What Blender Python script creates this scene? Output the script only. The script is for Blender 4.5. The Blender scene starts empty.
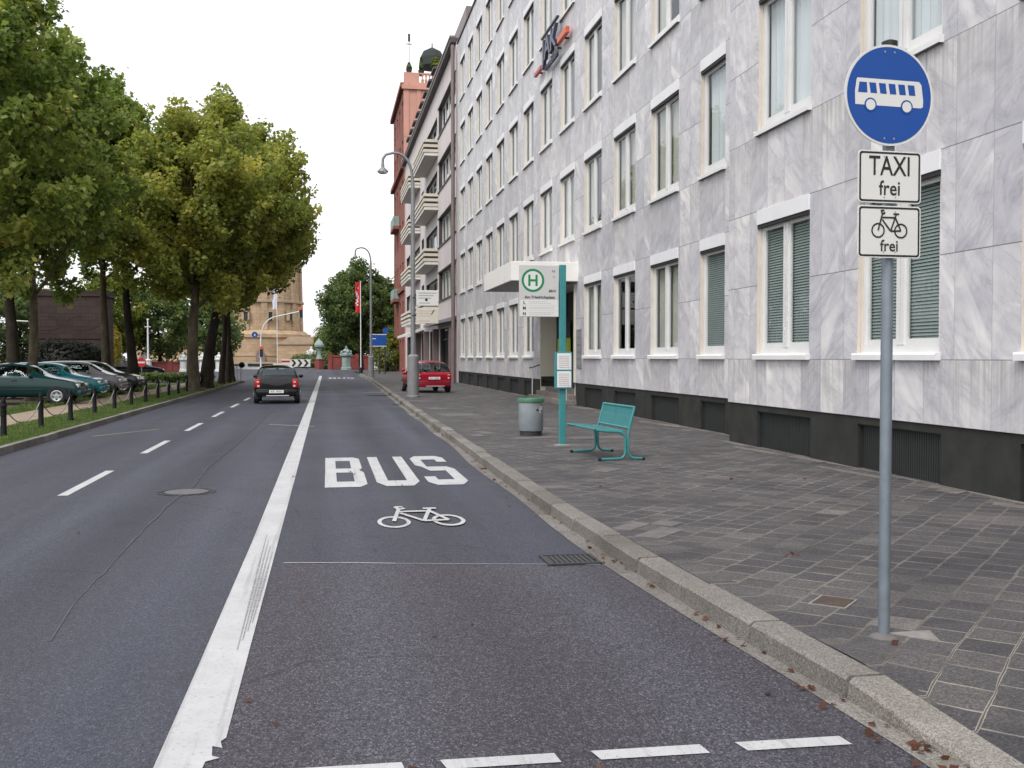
import bpy, bmesh, math, random
import numpy as np
from mathutils import Vector, Matrix

R = math.radians
C = bpy.context.scene.collection
scene = bpy.context.scene

# ------------------------------------------------------------------ camera, sky, sun, exposure
cam_data = bpy.data.cameras.new('camera')
cam_data.sensor_width = 36.0
cam_data.lens = 1010 / 1024 * 36.0
cam_data.clip_start = 0.05
cam_data.clip_end = 3000
cam = bpy.data.objects.new('camera', cam_data)
C.objects.link(cam)
cam.location = (0, 0, 1.7)
cam.rotation_euler = (R(90 - 1.506), 0, R(-10.38))
scene.camera = cam

SUN_EL, SUN_AZ = R(52), R(215)          # azimuth measured clockwise from +Y; light from behind and to the left
world = bpy.data.worlds.new('World')
scene.world = world
world.use_nodes = True
wn = world.node_tree
wn.nodes.clear()
sky = wn.nodes.new('ShaderNodeTexSky')
sky.sky_type = 'NISHITA'
sky.sun_disc = False
sky.sun_elevation = SUN_EL
sky.sun_rotation = SUN_AZ
sky.dust_density = 4.0
sky.ozone_density = 1.0
hsv = wn.nodes.new('ShaderNodeHueSaturation')
hsv.inputs['Saturation'].default_value = 0.16      # overcast: the cloud deck is nearly white
bg = wn.nodes.new('ShaderNodeBackground')
bg.inputs['Strength'].default_value = 0.15
wo = wn.nodes.new('ShaderNodeOutputWorld')
wn.links.new(sky.outputs[0], hsv.inputs['Color'])
cloud = wn.nodes.new('ShaderNodeMixRGB')           # an even cloud deck in front of the sky
cloud.inputs[0].default_value = 0.62
cloud.inputs[2].default_value = (8.6, 8.65, 9.0, 1)
wn.links.new(hsv.outputs[0], cloud.inputs[1])
wn.links.new(cloud.outputs[0], bg.inputs[0])
wn.links.new(bg.outputs[0], wo.inputs[0])

sun_data = bpy.data.lights.new('sun', 'SUN')
sun_data.energy = 1.5
sun_data.angle = R(22)
sun_data.color = (1.0, 0.96, 0.92)
sun = bpy.data.objects.new('sun', sun_data)
C.objects.link(sun)
sun.rotation_euler = (R(90) - SUN_EL, 0, R(180) - SUN_AZ + 0)
sun.location = (-20, -30, 60)

scene.view_settings.view_transform = 'Standard'
scene.view_settings.look = 'None'
scene.view_settings.gamma = 1.0
scene.view_settings.exposure = 0.35
scene.render.engine = 'CYCLES'
scene.cycles.max_bounces = 8
scene.cycles.diffuse_bounces = 5
scene.cycles.glossy_bounces = 3
scene.cycles.transparent_max_bounces = 10
scene.cycles.transmission_bounces = 4
scene.cycles.use_denoising = True
scene.cycles.caustics_reflective = False
scene.cycles.caustics_refractive = False

# ------------------------------------------------------------------ helpers
class N:
    """small node-graph helper"""
    def __init__(s, name):
        s.m = bpy.data.materials.new(name)
        s.m.use_nodes = True
        s.t = s.m.node_tree
        s.t.nodes.clear()
        s.out = s.t.nodes.new('ShaderNodeOutputMaterial')
        s.b = None
    def n(s, kind, **kw):
        nd = s.t.nodes.new('ShaderNode' + kind)
        for k, v in kw.items():
            setattr(nd, k, v)
        return nd
    def put(s, sock, v):
        if hasattr(v, 'is_output') or isinstance(v, bpy.types.NodeSocket):
            s.t.links.new(v, sock)
        elif isinstance(v, (tuple, list)):
            v = tuple(v)
            sock.default_value = v + (1.0,) if len(v) == 3 and sock.type == 'RGBA' else v
        elif v is not None:
            sock.default_value = v
    def principled(s, color=(.5, .5, .5), rough=.6, metal=0., normal=None, spec=None, coat=None):
        b = s.n('BsdfPrincipled')
        s.put(b.inputs['Base Color'], color)
        s.put(b.inputs['Roughness'], rough)
        s.put(b.inputs['Metallic'], metal)
        if spec is not None: s.put(b.inputs['Specular IOR Level'], spec)
        if coat is not None: s.put(b.inputs['Coat Weight'], coat)
        if normal is not None: s.put(b.inputs['Normal'], normal)
        s.t.links.new(b.outputs[0], s.out.inputs[0])
        s.b = b
        return b
    def coord(s, which='Object'):
        return s.n('TexCoord').outputs[which]
    def pos(s):
        return s.n('NewGeometry').outputs['Position']
    def mapping(s, vec, loc=(0, 0, 0), rot=(0, 0, 0), scale=(1, 1, 1)):
        m = s.n('Mapping')
        s.put(m.inputs['Vector'], vec)
        m.inputs['Location'].default_value = loc
        m.inputs['Rotation'].default_value = rot
        m.inputs['Scale'].default_value = scale
        return m.outputs[0]
    def noise(s, vec, scale, detail=4., rough=.55, dist=0., dim=None):
        t = s.n('TexNoise')
        s.put(t.inputs['Vector'], vec)
        s.put(t.inputs['Scale'], scale)
        s.put(t.inputs['Detail'], detail)
        s.put(t.inputs['Roughness'], rough)
        s.put(t.inputs['Distortion'], dist)
        return t.outputs['Fac']
    def vor(s, vec, scale, feature='F1', out='Distance'):
        t = s.n('TexVoronoi', feature=feature)
        s.put(t.inputs['Vector'], vec)
        s.put(t.inputs['Scale'], scale)
        return t.outputs[out]
    def ramp(s, fac, stops):
        r = s.n('ValToRGB')
        s.put(r.inputs[0], fac)
        els = r.color_ramp.elements
        while len(els) < len(stops): els.new(.5)
        for e, (p, c) in zip(els, stops):
            e.position = p
            e.color = tuple(c) + (1.,) if len(c) == 3 else c
        return r.outputs[0]
    def math(s, op, a, b=None, c=None, clamp=False):
        m = s.n('Math', operation=op, use_clamp=clamp)
        s.put(m.inputs[0], a)
        if b is not None: s.put(m.inputs[1], b)
        if c is not None: s.put(m.inputs[2], c)
        return m.outputs[0]
    def mix(s, f, a, b, mode='MIX'):
        m = s.n('MixRGB', blend_type=mode)
        s.put(m.inputs[0], f)
        s.put(m.inputs[1], a)
        s.put(m.inputs[2], b)
        return m.outputs[0]
    def sep(s, v):
        m = s.n('SeparateXYZ')
        s.put(m.inputs[0], v)
        return m.outputs
    def comb(s, x, y, z):
        m = s.n('CombineXYZ')
        for i, v in enumerate((x, y, z)): s.put(m.inputs[i], v)
        return m.outputs[0]
    def white(s, v):
        m = s.n('TexWhiteNoise', noise_dimensions='3D')
        s.put(m.inputs['Vector'], v)
        return m.outputs
    def bump(s, h, strength=.3, dist=.01):
        b = s.n('Bump')
        s.put(b.inputs['Height'], h)
        b.inputs['Strength'].default_value = strength
        b.inputs['Distance'].default_value = dist
        return b.outputs[0]

def simple(name, col, rough=.6, metal=0., var=.12, scale=6., bump=0., coat=None, spec=None):
    g = N(name)
    v = g.pos()
    f = g.noise(v, scale, 5.)
    lo = tuple(c * (1 - var) for c in col); hi = tuple(min(1, c * (1 + var)) for c in col)
    c = g.ramp(f, [(.3, lo), (.7, hi)])
    nm = g.bump(g.noise(v, scale * 8, 3.), bump, .01) if bump else None
    g.principled(c, rough, metal, nm, spec, coat)
    return g.m

class MB:
    def __init__(s): s.v = []; s.f = []; s.m = []
    def add(s, vs, fs, m=0):
        o = len(s.v)
        s.v += [tuple(map(float, p)) for p in vs]
        s.f += [tuple(o + i for i in f) for f in fs]
        s.m += [m] * len(fs)
        return s
    def quad(s, a, b, c, d, m=0): return s.add([a, b, c, d], [(0, 1, 2, 3)], m)
    def poly(s, pts, m=0): return s.add(pts, [tuple(range(len(pts)))], m)
    def box(s, x0, x1, y0, y1, z0, z1, m=0):
        v = [(x, y, z) for z in (z0, z1) for y in (y0, y1) for x in (x0, x1)]
        return s.add(v, [(0, 2, 3, 1), (4, 5, 7, 6), (0, 1, 5, 4), (2, 6, 7, 3), (0, 4, 6, 2), (1, 3, 7, 5)], m)
    def rbox(s, x0, x1, y0, y1, z0, z1, b=.02, m=0):
        bm = bmesh.new()
        bmesh.ops.create_cube(bm, size=1.)
        for v in bm.verts:
            v.co = Vector((x0 + (v.co.x + .5) * (x1 - x0), y0 + (v.co.y + .5) * (y1 - y0), z0 + (v.co.z + .5) * (z1 - z0)))
        bmesh.ops.bevel(bm, geom=list(bm.edges), offset=b, segments=2, affect='EDGES', profile=.5)
        bm.verts.index_update()
        s.add([v.co[:] for v in bm.verts], [[v.index for v in f.verts] for f in bm.faces], m)
        bm.free()
        return s
    def tube(s, pts, r, n=10, m=0, caps=True):
        pts = [Vector(p) for p in pts]
        rs = r if isinstance(r, (list, tuple)) else [r] * len(pts)
        rings = []; prev = None
        for i, p in enumerate(pts):
            d = (pts[min(i + 1, len(pts) - 1)] - pts[max(i - 1, 0)])
            d = d.normalized() if d.length > 1e-9 else Vector((0, 0, 1))
            if prev is None:
                a = Vector((1, 0, 0)) if abs(d.x) < .8 else Vector((0, 1, 0))
                u = d.cross(a).normalized()
            else:
                u = (prev - d * prev.dot(d))
                u = u.normalized() if u.length > 1e-6 else d.orthogonal().normalized()
            prev = u
            w = d.cross(u)
            rings.append([p + (u * math.cos(2 * math.pi * k / n) + w * math.sin(2 * math.pi * k / n)) * rs[i] for k in range(n)])
        vs = [q for ring in rings for q in ring]; fs = []
        for i in range(len(pts) - 1):
            for k in range(n):
                a = i * n + k; b = i * n + (k + 1) % n
                fs.append((a, b, b + n, a + n))
        if caps:
            fs.append(tuple(range(n))[::-1]); fs.append(tuple((len(pts) - 1) * n + k for k in range(n)))
        return s.add(vs, fs, m)
    def lathe(s, prof, cx=0, cy=0, n=20, m=0, cz=0):
        vs = []; fs = []
        for r, z in prof:
            for k in range(n):
                a = 2 * math.pi * k / n
                vs.append((cx + r * math.cos(a), cy + r * math.sin(a), cz + z))
        for i in range(len(prof) - 1):
            for k in range(n):
                a = i * n + k; b = i * n + (k + 1) % n
                fs.append((a, b, b + n, a + n))
        fs.append(tuple(range(n))[::-1]); fs.append(tuple((len(prof) - 1) * n + k for k in range(n)))
        return s.add(vs, fs, m)
    def sphere(s, c, r, m=0, nu=12, nv=8):
        rx, ry, rz = r if isinstance(r, (tuple, list)) else (r, r, r)
        vs = []; fs = []
        for i in range(nv + 1):
            t = math.pi * i / nv
            for k in range(nu):
                a = 2 * math.pi * k / nu
                vs.append((c[0] + rx * math.sin(t) * math.cos(a), c[1] + ry * math.sin(t) * math.sin(a), c[2] - rz * math.cos(t)))
        for i in range(nv):
            for k in range(nu):
                a = i * nu + k; b = i * nu + (k + 1) % nu
                fs.append((a, b, b + nu, a + nu))
        return s.add(vs, fs, m)
    def prism(s, poly, lo, hi, axis='z', m=0):
        """poly: 2D outline; extruded from lo to hi along axis"""
        n = len(poly)
        def P(p, h):
            return {'z': (p[0], p[1], h), 'y': (p[0], h, p[1]), 'x': (h, p[0], p[1])}[axis]
        vs = [P(p, lo) for p in poly] + [P(p, hi) for p in poly]
        fs = [tuple(range(n))[::-1], tuple(range(n, 2 * n))] + [(k, (k + 1) % n, n + (k + 1) % n, n + k) for k in range(n)]
        return s.add(vs, fs, m)
    def xform(s, M):
        s.v = [tuple(M @ Vector(p)) for p in s.v]
        return s
    def build(s, name, mats, parent=None, smooth=False, world=False, bevel=0., kind=None, smooth_angle=None):
        me = bpy.data.meshes.new(name)
        off = Vector((0, 0, 0))
        if world and parent is not None:
            p = parent
            while p is not None:
                off += Vector(p.location); p = p.parent
        me.from_pydata([tuple(Vector(p) - off) for p in s.v], [], s.f)
        mats = mats if isinstance(mats, (list, tuple)) else [mats]
        for m in mats: me.materials.append(m)
        me.polygons.foreach_set('material_index', s.m)
        bm = bmesh.new(); bm.from_mesh(me)
        bmesh.ops.recalc_face_normals(bm, faces=bm.faces)
        bm.to_mesh(me); bm.free()
        if smooth:
            me.polygons.foreach_set('use_smooth', [True] * len(me.polygons))
            me.set_sharp_from_angle(angle=R(smooth_angle or 40))
        o = bpy.data.objects.new(name, me)
        C.objects.link(o)
        if parent is not None: o.parent = parent
        if bevel:
            md = o.modifiers.new('bevel', 'BEVEL'); md.width = bevel; md.segments = 2; md.limit_method = 'ANGLE'
        if kind: o['kind'] = kind
        return o

def tag(o, label, cat, group=None, kind=None):
    if label: o['label'] = label
    if cat: o['category'] = cat
    if group: o['group'] = group
    if kind: o['kind'] = kind
    return o

def thing(name, label, cat, loc=(0, 0, 0), rz=0., group=None):
    o = bpy.data.objects.new(name, None)
    o.empty_display_size = .2
    C.objects.link(o)
    o.location = loc
    o.rotation_euler = (0, 0, rz)
    return tag(o, label, cat, group)

def kids(o): return [c for c in bpy.data.objects if c.parent == o]
def dup(root, parent=None):
    c = root.copy(); C.objects.link(c)
    if parent is not None: c.parent = parent
    for ch in root.children: dup(ch, c)
    return c

def text_mesh(txt, size, extrude=.0, align='CENTER', bold=0.):
    cu = bpy.data.curves.new('t', 'FONT')
    cu.body = txt; cu.size = size; cu.extrude = extrude; cu.align_x = align; cu.offset = bold
    cu.resolution_u = 3
    ob = bpy.data.objects.new('t', cu)
    C.objects.link(ob)
    dg = bpy.context.evaluated_depsgraph_get()
    me = bpy.data.meshes.new_from_object(ob.evaluated_get(dg))
    bpy.data.objects.remove(ob); bpy.data.curves.remove(cu)
    return me

def lettering(name, txt, size, parent, loc, mat, rot=(R(90), 0, 0), sx=1., extrude=.0, align='CENTER', bold=0.):
    me = text_mesh(txt, size, extrude, align, bold)
    me.materials.clear(); me.materials.append(mat)
    me.transform(Matrix.Translation(loc) @ Matrix.Rotation(rot[2], 4, 'Z') @ Matrix.Rotation(rot[0], 4, 'X') @ Matrix.Diagonal((sx, 1, 1, 1)))
    o = bpy.data.objects.new(name, me)
    C.objects.link(o)
    o.parent = parent
    return o

def ring_flat(mb, cx, cz, r0, r1, y, n=32, m=0):
    for k in range(n):
        a, b = 2 * math.pi * k / n, 2 * math.pi * (k + 1) / n
        P = lambda r, t: (cx + r * math.cos(t), y, cz + r * math.sin(t))
        mb.quad(P(r0, a), P(r1, a), P(r1, b), P(r0, b), m)
def disc_flat(mb, cx, cz, r, y, n=32, m=0):
    mb.poly([(cx + r * math.cos(2 * math.pi * k / n), y, cz + r * math.sin(2 * math.pi * k / n)) for k in range(n)], m)
def stroke_flat(mb, p, q, w, y, m=0):
    d = Vector((q[0] - p[0], q[1] - p[1])); d.normalize(); nx, nz = -d.y * w / 2, d.x * w / 2
    mb.quad((p[0] - nx, y, p[1] - nz), (p[0] + nx, y, p[1] + nz), (q[0] + nx, y, q[1] + nz), (q[0] - nx, y, q[1] - nz), m)

def lerp(a, b, t): return a + (b - a) * t
def interp(pts, x):
    for (x0, y0), (x1, y1) in zip(pts, pts[1:]):
        if x <= x1: return lerp(y0, y1, (x - x0) / (x1 - x0))
    return pts[-1][1]

rnd = random.Random(7)

# ------------------------------------------------------------------ materials
def m_asphalt():
    g = N('asphalt')
    p = g.pos(); X, Y, Z = g.sep(p)
    edge = g.math('ADD', Y, g.math('MULTIPLY', X, .21))
    near = g.math('MULTIPLY', g.math('LESS_THAN', edge, 8.43), g.math('GREATER_THAN', X, -.56))
    vc = g.n('TexVoronoi'); pa = g.mapping(p, scale=(1., .62, 1.)); g.put(vc.inputs['Vector'], pa); g.put(vc.inputs['Scale'], 135.)
    cell = g.sep(vc.outputs['Color'])[0]
    vd = g.vor(pa, 135.)
    grit = g.ramp(cell, [(.0, (.45, .45, .46)), (.55, (.96, .96, .96)), (.85, (1.4, 1.38, 1.36)), (1., (2.6, 2.5, 2.45))])
    gritf = g.ramp(cell, [(.0, (.6, .6, .6)), (.8, (1.08, 1.08, 1.08)), (1., (1.8, 1.8, 1.8))])
    big = g.noise(p, .35, 4., .6)
    st = g.noise(g.mapping(p, scale=(1.1, .05, 1)), 1.2, 3.)
    fine = g.noise(p, 26., 4., .7)
    basef = g.ramp(big, [(.3, (.040, .042, .058)), (.7, (.054, .056, .073))])
    basen = g.ramp(big, [(.3, (.046, .0435, .054)), (.7, (.061, .058, .069))])
    basef = g.mix(.55, basef, g.ramp(st, [(.35, (.034, .037, .052)), (.65, (.064, .067, .086))]))
    cf = g.mix(1., basef, gritf, 'MULTIPLY')
    cn = g.mix(1., basen, grit, 'MULTIPLY')
    c = g.mix(near, cf, cn)
    c = g.mix(.35, c, g.mix(1., c, g.ramp(fine, [(.3, (.6, .6, .6)), (.7, (1.4, 1.4, 1.4))]), 'MULTIPLY'))
    # polished wheel paths and the oil track between them
    def band(x0, w): return g.math('SUBTRACT', 1., g.math('DIVIDE', g.math('ABSOLUTE', g.math('SUBTRACT', g.math('ADD', X, g.math('MULTIPLY', g.math('SUBTRACT', big, .5), .5)), x0)), w), clamp=True)
    wh = g.math('ADD', g.math('ADD', band(.25, .38), band(1.75, .38)), g.math('ADD', band(-1.15, .4), band(-2.65, .4)), clamp=True)
    c = g.mix(g.math('MULTIPLY', wh, .55), c, g.mix(1., c, (1.32, 1.33, 1.40), 'MULTIPLY'))
    ol = g.math('ADD', band(1.0, .34), band(-1.9, .34), clamp=True)
    c = g.mix(g.math('MULTIPLY', ol, .6), c, g.mix(1., c, (.78, .77, .76), 'MULTIPLY'))
    ck = g.vor(g.mapping(p, scale=(.55, .30, 1.)), 1., 'DISTANCE_TO_EDGE')
    ckn = g.noise(p, 3.2, 5., .7)
    crack = g.math('MULTIPLY', g.math('LESS_THAN', g.math('ADD', ck, g.math('MULTIPLY', g.math('SUBTRACT', ckn, .5), .05)), .0022), g.math('GREATER_THAN', g.noise(p, .33, 2.), .54))
    c = g.mix(g.math('MULTIPLY', crack, .55), c, (.02, .02, .022))
    # oily darker patches
    sp = g.ramp(g.noise(p, .9, 5., .65), [(.62, (1, 1, 1)), (.74, (.78, .78, .79))])
    c = g.mix(1., c, sp, 'MULTIPLY')
    nm = g.bump(vd, .55, .006)
    g.principled(c, g.ramp(big, [(.3, (.62,) * 3), (.7, (.8,) * 3)]), 0., nm, .35)
    return g.m

def m_paint(name='road_paint', col=(.50, .50, .505), wear=.54):
    g = N(name)
    p = g.pos()
    n1 = g.noise(p, 9., 6., .7)
    n2 = g.noise(g.mapping(p, scale=(9., .22, 1.)), 2., 3., .6)
    c = g.ramp(n1, [(.25, tuple(x * .88 for x in col)), (.7, col)])
    c = g.mix(g.ramp(n2, [(wear, (0, 0, 0)), (wear + .14, (.45,) * 3)]), c, (.25, .25, .26))
    n3 = g.noise(p, 45., 4., .75)
    c = g.mix(g.ramp(n3, [(.58, (0, 0, 0)), (.70, (.75,) * 3)]), c, (.14, .14, .15))
    n5 = g.noise(p, 1.6, 5., .65)
    c = g.mix(1., c, g.ramp(n5, [(.32, (.86, .86, .87)), (.62, (1, 1, 1))]), 'MULTIPLY')
    g.principled(c, .65, 0., g.bump(n3, .25, .004), .4)
    return g.m

def m_paving():
    g = N('paving_slabs')
    p = g.pos()
    X0, Y0, Z0 = g.sep(p)
    brd = g.math('LESS_THAN', X0, 2.80)
    v = g.mapping(g.comb(g.math('MAXIMUM', X0, 2.80), Y0, Z0), rot=(0, 0, R(-45.8)))
    U, V, W = g.sep(v)
    wob = g.noise(p, 1.3, 2.)
    Vw = g.math('ADD', V, g.math('ADD', g.math('MULTIPLY', wob, .05), g.math('MULTIPLY', g.noise(p, 6., 3.), .012)))
    U = g.math('ADD', U, g.math('MULTIPLY', g.noise(p, 5., 3.), .016))
    rowf = g.math('DIVIDE', Vw, .262)
    row = g.math('FLOOR', rowf)
    rfr = g.math('FRACT', rowf)
    off = g.white(g.comb(row, 3.3, 1.))[0]
    uf = g.math('ADD', g.math('DIVIDE', U, .272), g.math('ADD', g.math('MULTIPLY', row, .5), g.math('MULTIPLY', off, .22)))
    ucell = g.math('FLOOR', uf)
    ufr = g.math('FRACT', uf)
    dv = g.math('MULTIPLY', g.math('MINIMUM', rfr, g.math('SUBTRACT', 1., rfr)), .262)
    du = g.math('MULTIPLY', g.math('MINIMUM', ufr, g.math('SUBTRACT', 1., ufr)), .272)
    wn_ = g.white(g.comb(row, ucell, 7.))
    rv = wn_[0]
    jn = g.noise(p, 40., 3., .6)
    jw = g.math('ADD', .0026, g.math('MULTIPLY', g.ramp(g.noise(p, 4., 5., .7), [(.3, (0, 0, 0)), (.7, (1, 1, 1))]), .0075))
    jointv = g.math('LESS_THAN', dv, g.math('MULTIPLY', jw, 1.1))
    jointu = g.math('MULTIPLY', g.math('LESS_THAN', du, g.math('MULTIPLY', jw, 1.0)), g.math('SUBTRACT', 1., brd))
    core = g.math('LESS_THAN', dv, g.math('MULTIPLY', jw, .45))
    joint = g.math('MAXIMUM', jointv, jointu)
    big = g.noise(p, .5, 4., .6)
    base = g.ramp(rv, [(0., (.053, .052, .056)), (.5, (.064, .062, .066)), (.88, (.082, .077, .079)), (.985, (.095, .09, .089)), (1., (.15, .14, .135))])
    base = g.mix(1., base, g.ramp(big, [(.25, (.80, .80, .83)), (.75, (1.2, 1.17, 1.13))]), 'MULTIPLY')
    base = g.mix(1., base, g.ramp(g.noise(p, 60., 4., .75), [(.3, (.42, .42, .42)), (.52, (1., 1., 1.)), (.72, (1.85, 1.83, 1.8))]), 'MULTIPLY')
    jc = g.ramp(g.noise(p, 1.1, 4., .6), [(.33, (.04, .036, .03)), (.43, (.14, .13, .115)), (.62, (.28, .26, .23))])
    c = g.mix(joint, base, jc)
    c = g.mix(g.math('MULTIPLY', core, .8), c, (.025, .023, .02))
    # dirt close to joints
    dj = g.math('MINIMUM', du, dv)
    c = g.mix(g.ramp(dj, [(.0, (.25,) * 3), (.025, (0, 0, 0))]), c, (.085, .08, .07))
    st = g.ramp(g.noise(p, 1.4, 6., .72), [(.36, (1.2, 1.19, 1.17)), (.5, (1., 1., 1.)), (.62, (.84, .84, .84)), (.72, (.68, .67, .67))])
    c = g.mix(1., c, g.ramp(g.noise(p, 140., 2., .6), [(.5, (1, 1, 1)), (.62, (1.25, 1.24, 1.22)), (.75, (1.9, 1.85, 1.8))]), 'MULTIPLY')
    gum = g.math('LESS_THAN', g.vor(p, 2.6), .055)
    c = g.mix(g.math('MULTIPLY', gum, .6), c, (.03, .03, .03))
    c = g.mix(1., c, st, 'MULTIPLY')
    h = g.math('SUBTRACT', g.math('MULTIPLY', g.noise(p, 90., 3., .7), .35), g.math('MULTIPLY', joint, 1.))
    h = g.math('ADD', h, g.math('MULTIPLY', rv, .4))
    g.principled(c, .78, 0., g.bump(h, .5, .006), .3)
    return g.m

def m_granite(name, a, b, sc=70.):
    g = N(name)
    p = g.pos()
    n1 = g.vor(p, sc, out='Color')
    f = g.sep(n1)[0]
    c = g.ramp(f, [(0., tuple(x * .6 for x in a)), (.5, a), (1., b)])
    big = g.noise(p, 1.4, 5., .65)
    c = g.mix(1., c, g.ramp(big, [(.3, (.76, .74, .70)), (.68, (1.1, 1.08, 1.06))]), 'MULTIPLY')
    c = g.mix(g.ramp(g.noise(p, 6., 5., .7), [(.55, (0, 0, 0)), (.8, (.55,) * 3)]), c, (.10, .095, .08))
    cell = g.white(g.comb(0., g.math('FLOOR', g.math('ADD', g.sep(p)[1], .4)), 5.))[0]
    c = g.mix(1., c, g.ramp(cell, [(0., (.80, .79, .77)), (.6, (1.0, 1.0, 1.0)), (1., (1.18, 1.17, 1.15))]), 'MULTIPLY')
    g.principled(c, .85, 0., g.bump(g.noise(p, 60., 4., .7), .6, .008), .25)
    return g.m

def m_marble():
    """light grey marble facing slabs; joints follow the window grid"""
    g = N('marble_cladding')
    p = g.pos(); X, Y, Z = g.sep(p)
    yc = g.math('DIVIDE', g.math('SUBTRACT', Y, 19.56 - 3.33 * 20), 3.33)
    yi = g.math('FLOOR', yc); yf = g.math('MULTIPLY', g.math('FRACT', yc), 3.33)
    zc = g.math('DIVIDE', g.math('SUBTRACT', Z, 1.665 - 3.868 * 3), 3.868)
    zi = g.math('FLOOR', zc); zf = g.math('MULTIPLY', g.math('FRACT', zc), 3.868)
    def joint(v, at): return g.math('ABSOLUTE', g.math('SUBTRACT', v, at))
    dy = g.math('MINIMUM', joint(yf, 0.004), g.math('MINIMUM', joint(yf, .70), g.math('MINIMUM', joint(yf, 1.40), g.math('MINIMUM', joint(yf, 2.02), joint(yf, 2.68)))))
    dz = g.math('MINIMUM', joint(zf, .004), g.math('MINIMUM', joint(zf, 1.29), joint(zf, 2.58)))
    jw_y = g.math('LESS_THAN', dy, .0042)
    jw_z = g.math('LESS_THAN', dz, .0070)
    steps_y = g.math('ADD', g.math('GREATER_THAN', yf, .70), g.math('ADD', g.math('GREATER_THAN', yf, 1.40), g.math('ADD', g.math('GREATER_THAN', yf, 2.02), g.math('GREATER_THAN', yf, 2.68))))
    steps_z = g.math('ADD', g.math('GREATER_THAN', zf, 1.29), g.math('GREATER_THAN', zf, 2.58))
    cid = g.comb(g.math('ADD', g.math('MULTIPLY', yi, 5.), steps_y), g.math('ADD', g.math('MULTIPLY', zi, 3.), steps_z), 1.)
    rv, rc = g.white(cid)
    offs = g.n('VectorMath', operation='SCALE'); g.put(offs.inputs[0], rc); offs.inputs['Scale'].default_value = 23.
    ang = g.math('MULTIPLY_ADD', g.math('GREATER_THAN', rv, .42), 1.55, g.math('MULTIPLY_ADD', rv, .5, -1.05))
    vr = g.n('VectorRotate', rotation_type='X_AXIS'); g.put(vr.inputs['Vector'], p); g.put(vr.inputs['Angle'], ang)
    va = g.n('VectorMath', operation='ADD'); g.put(va.inputs[0], vr.outputs[0]); g.put(va.inputs[1], offs.outputs[0])
    vs = g.mapping(va.outputs[0], scale=(1., 1.55, .50))
    n1 = g.noise(vs, 1.05, 7., .62, 1.4)
    n2 = g.noise(va.outputs[0], 1.7, 8., .66, 1.2)
    n3 = g.noise(p, .30, 3., .5)
    n4 = g.noise(va.outputs[0], .75, 3., .5)
    c = g.ramp(n2, [(.30, (.395, .395, .42)), (.46, (.475, .472, .485)), (.58, (.53, .525, .53)), (.74, (.60, .59, .58))])
    wisp = g.ramp(n1, [(.50, (0, 0, 0)), (.60, (.55,) * 3), (.72, (1, 1, 1))])
    patchy = g.ramp(n4, [(.40, (.15,) * 3), (.62, (1, 1, 1))])
    c = g.mix(g.math('MULTIPLY', wisp, patchy), c, (.745, .73, .70))
    dark = g.ramp(g.noise(vs, 1.3, 7., .64, 1.6), [(.30, (1, 1, 1)), (.44, (0, 0, 0))])
    c = g.mix(g.math('MULTIPLY', dark, .50), c, (.30, .30, .325))
    vein = g.ramp(g.math('ABSOLUTE', g.math('SUBTRACT', n1, .47)), [(0., (.80, .80, .82)), (.012, (1, 1, 1))])
    c = g.mix(1., c, vein, 'MULTIPLY')
    c = g.mix(1., c, (1.10, 1.10, 1.125), 'MULTIPLY')
    c = g.mix(1., c, g.ramp(rv, [(0., (.87, .87, .89)), (1., (1.10, 1.09, 1.07))]), 'MULTIPLY')
    c = g.mix(1., c, g.ramp(n3, [(.3, (.94, .94, .95)), (.7, (1.06, 1.05, 1.04))]), 'MULTIPLY')
    # rain streaks below the sills
    sill = g.math('MULTIPLY', g.math('LESS_THAN', yf, 2.05), g.ramp(g.math('DIVIDE', g.math('SUBTRACT', zf, 2.58), 1.29), [(.1, (0, 0, 0)), (.95, (1, 1, 1))]))
    streak = g.noise(g.mapping(p, scale=(1., 5.5, .25)), 3., 4., .6)
    c = g.mix(g.math('MULTIPLY', g.ramp(streak, [(.38, (0, 0, 0)), (.68, (.75,) * 3)]), sill), c, (.33, .315, .29))
    j = g.math('MAXIMUM', jw_y, jw_z)
    c = g.mix(g.math('MAXIMUM', g.math('MULTIPLY', jw_y, .5), g.math('MULTIPLY', jw_z, .8)), c, (.12, .118, .115))
    g.principled(c, .46, 0., g.bump(g.math('SUBTRACT', 1., j), .4, .004), .4)
    return g.m

def m_glass(name='window_glass', tint=(.80, .84, .84)):
    g = N(name)
    fr = g.n('Fresnel')
    bf = g.n('NewGeometry').outputs['Backfacing']
    g.put(fr.inputs['IOR'], g.math('MULTIPLY_ADD', bf, 1 / 1.52 - 1.52, 1.52))
    tr = g.n('BsdfTransparent'); tr.inputs[0].default_value = tint + (1,)
    gl = g.n('BsdfGlossy'); gl.inputs['Roughness'].default_value = .015
    gl.inputs[0].default_value = (.80, .84, .88, 1)
    nz = g.noise(g.pos(), .7, 2.)
    g.put(gl.inputs['Normal'], g.bump(nz, .10, .02))
    mx = g.n('MixShader')
    g.put(mx.inputs[0], fr.outputs[0])
    g.t.links.new(tr.outputs[0], mx.inputs[1]); g.t.links.new(gl.outputs[0], mx.inputs[2])
    g.t.links.new(mx.outputs[0], g.out.inputs[0])
    return g.m

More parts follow.
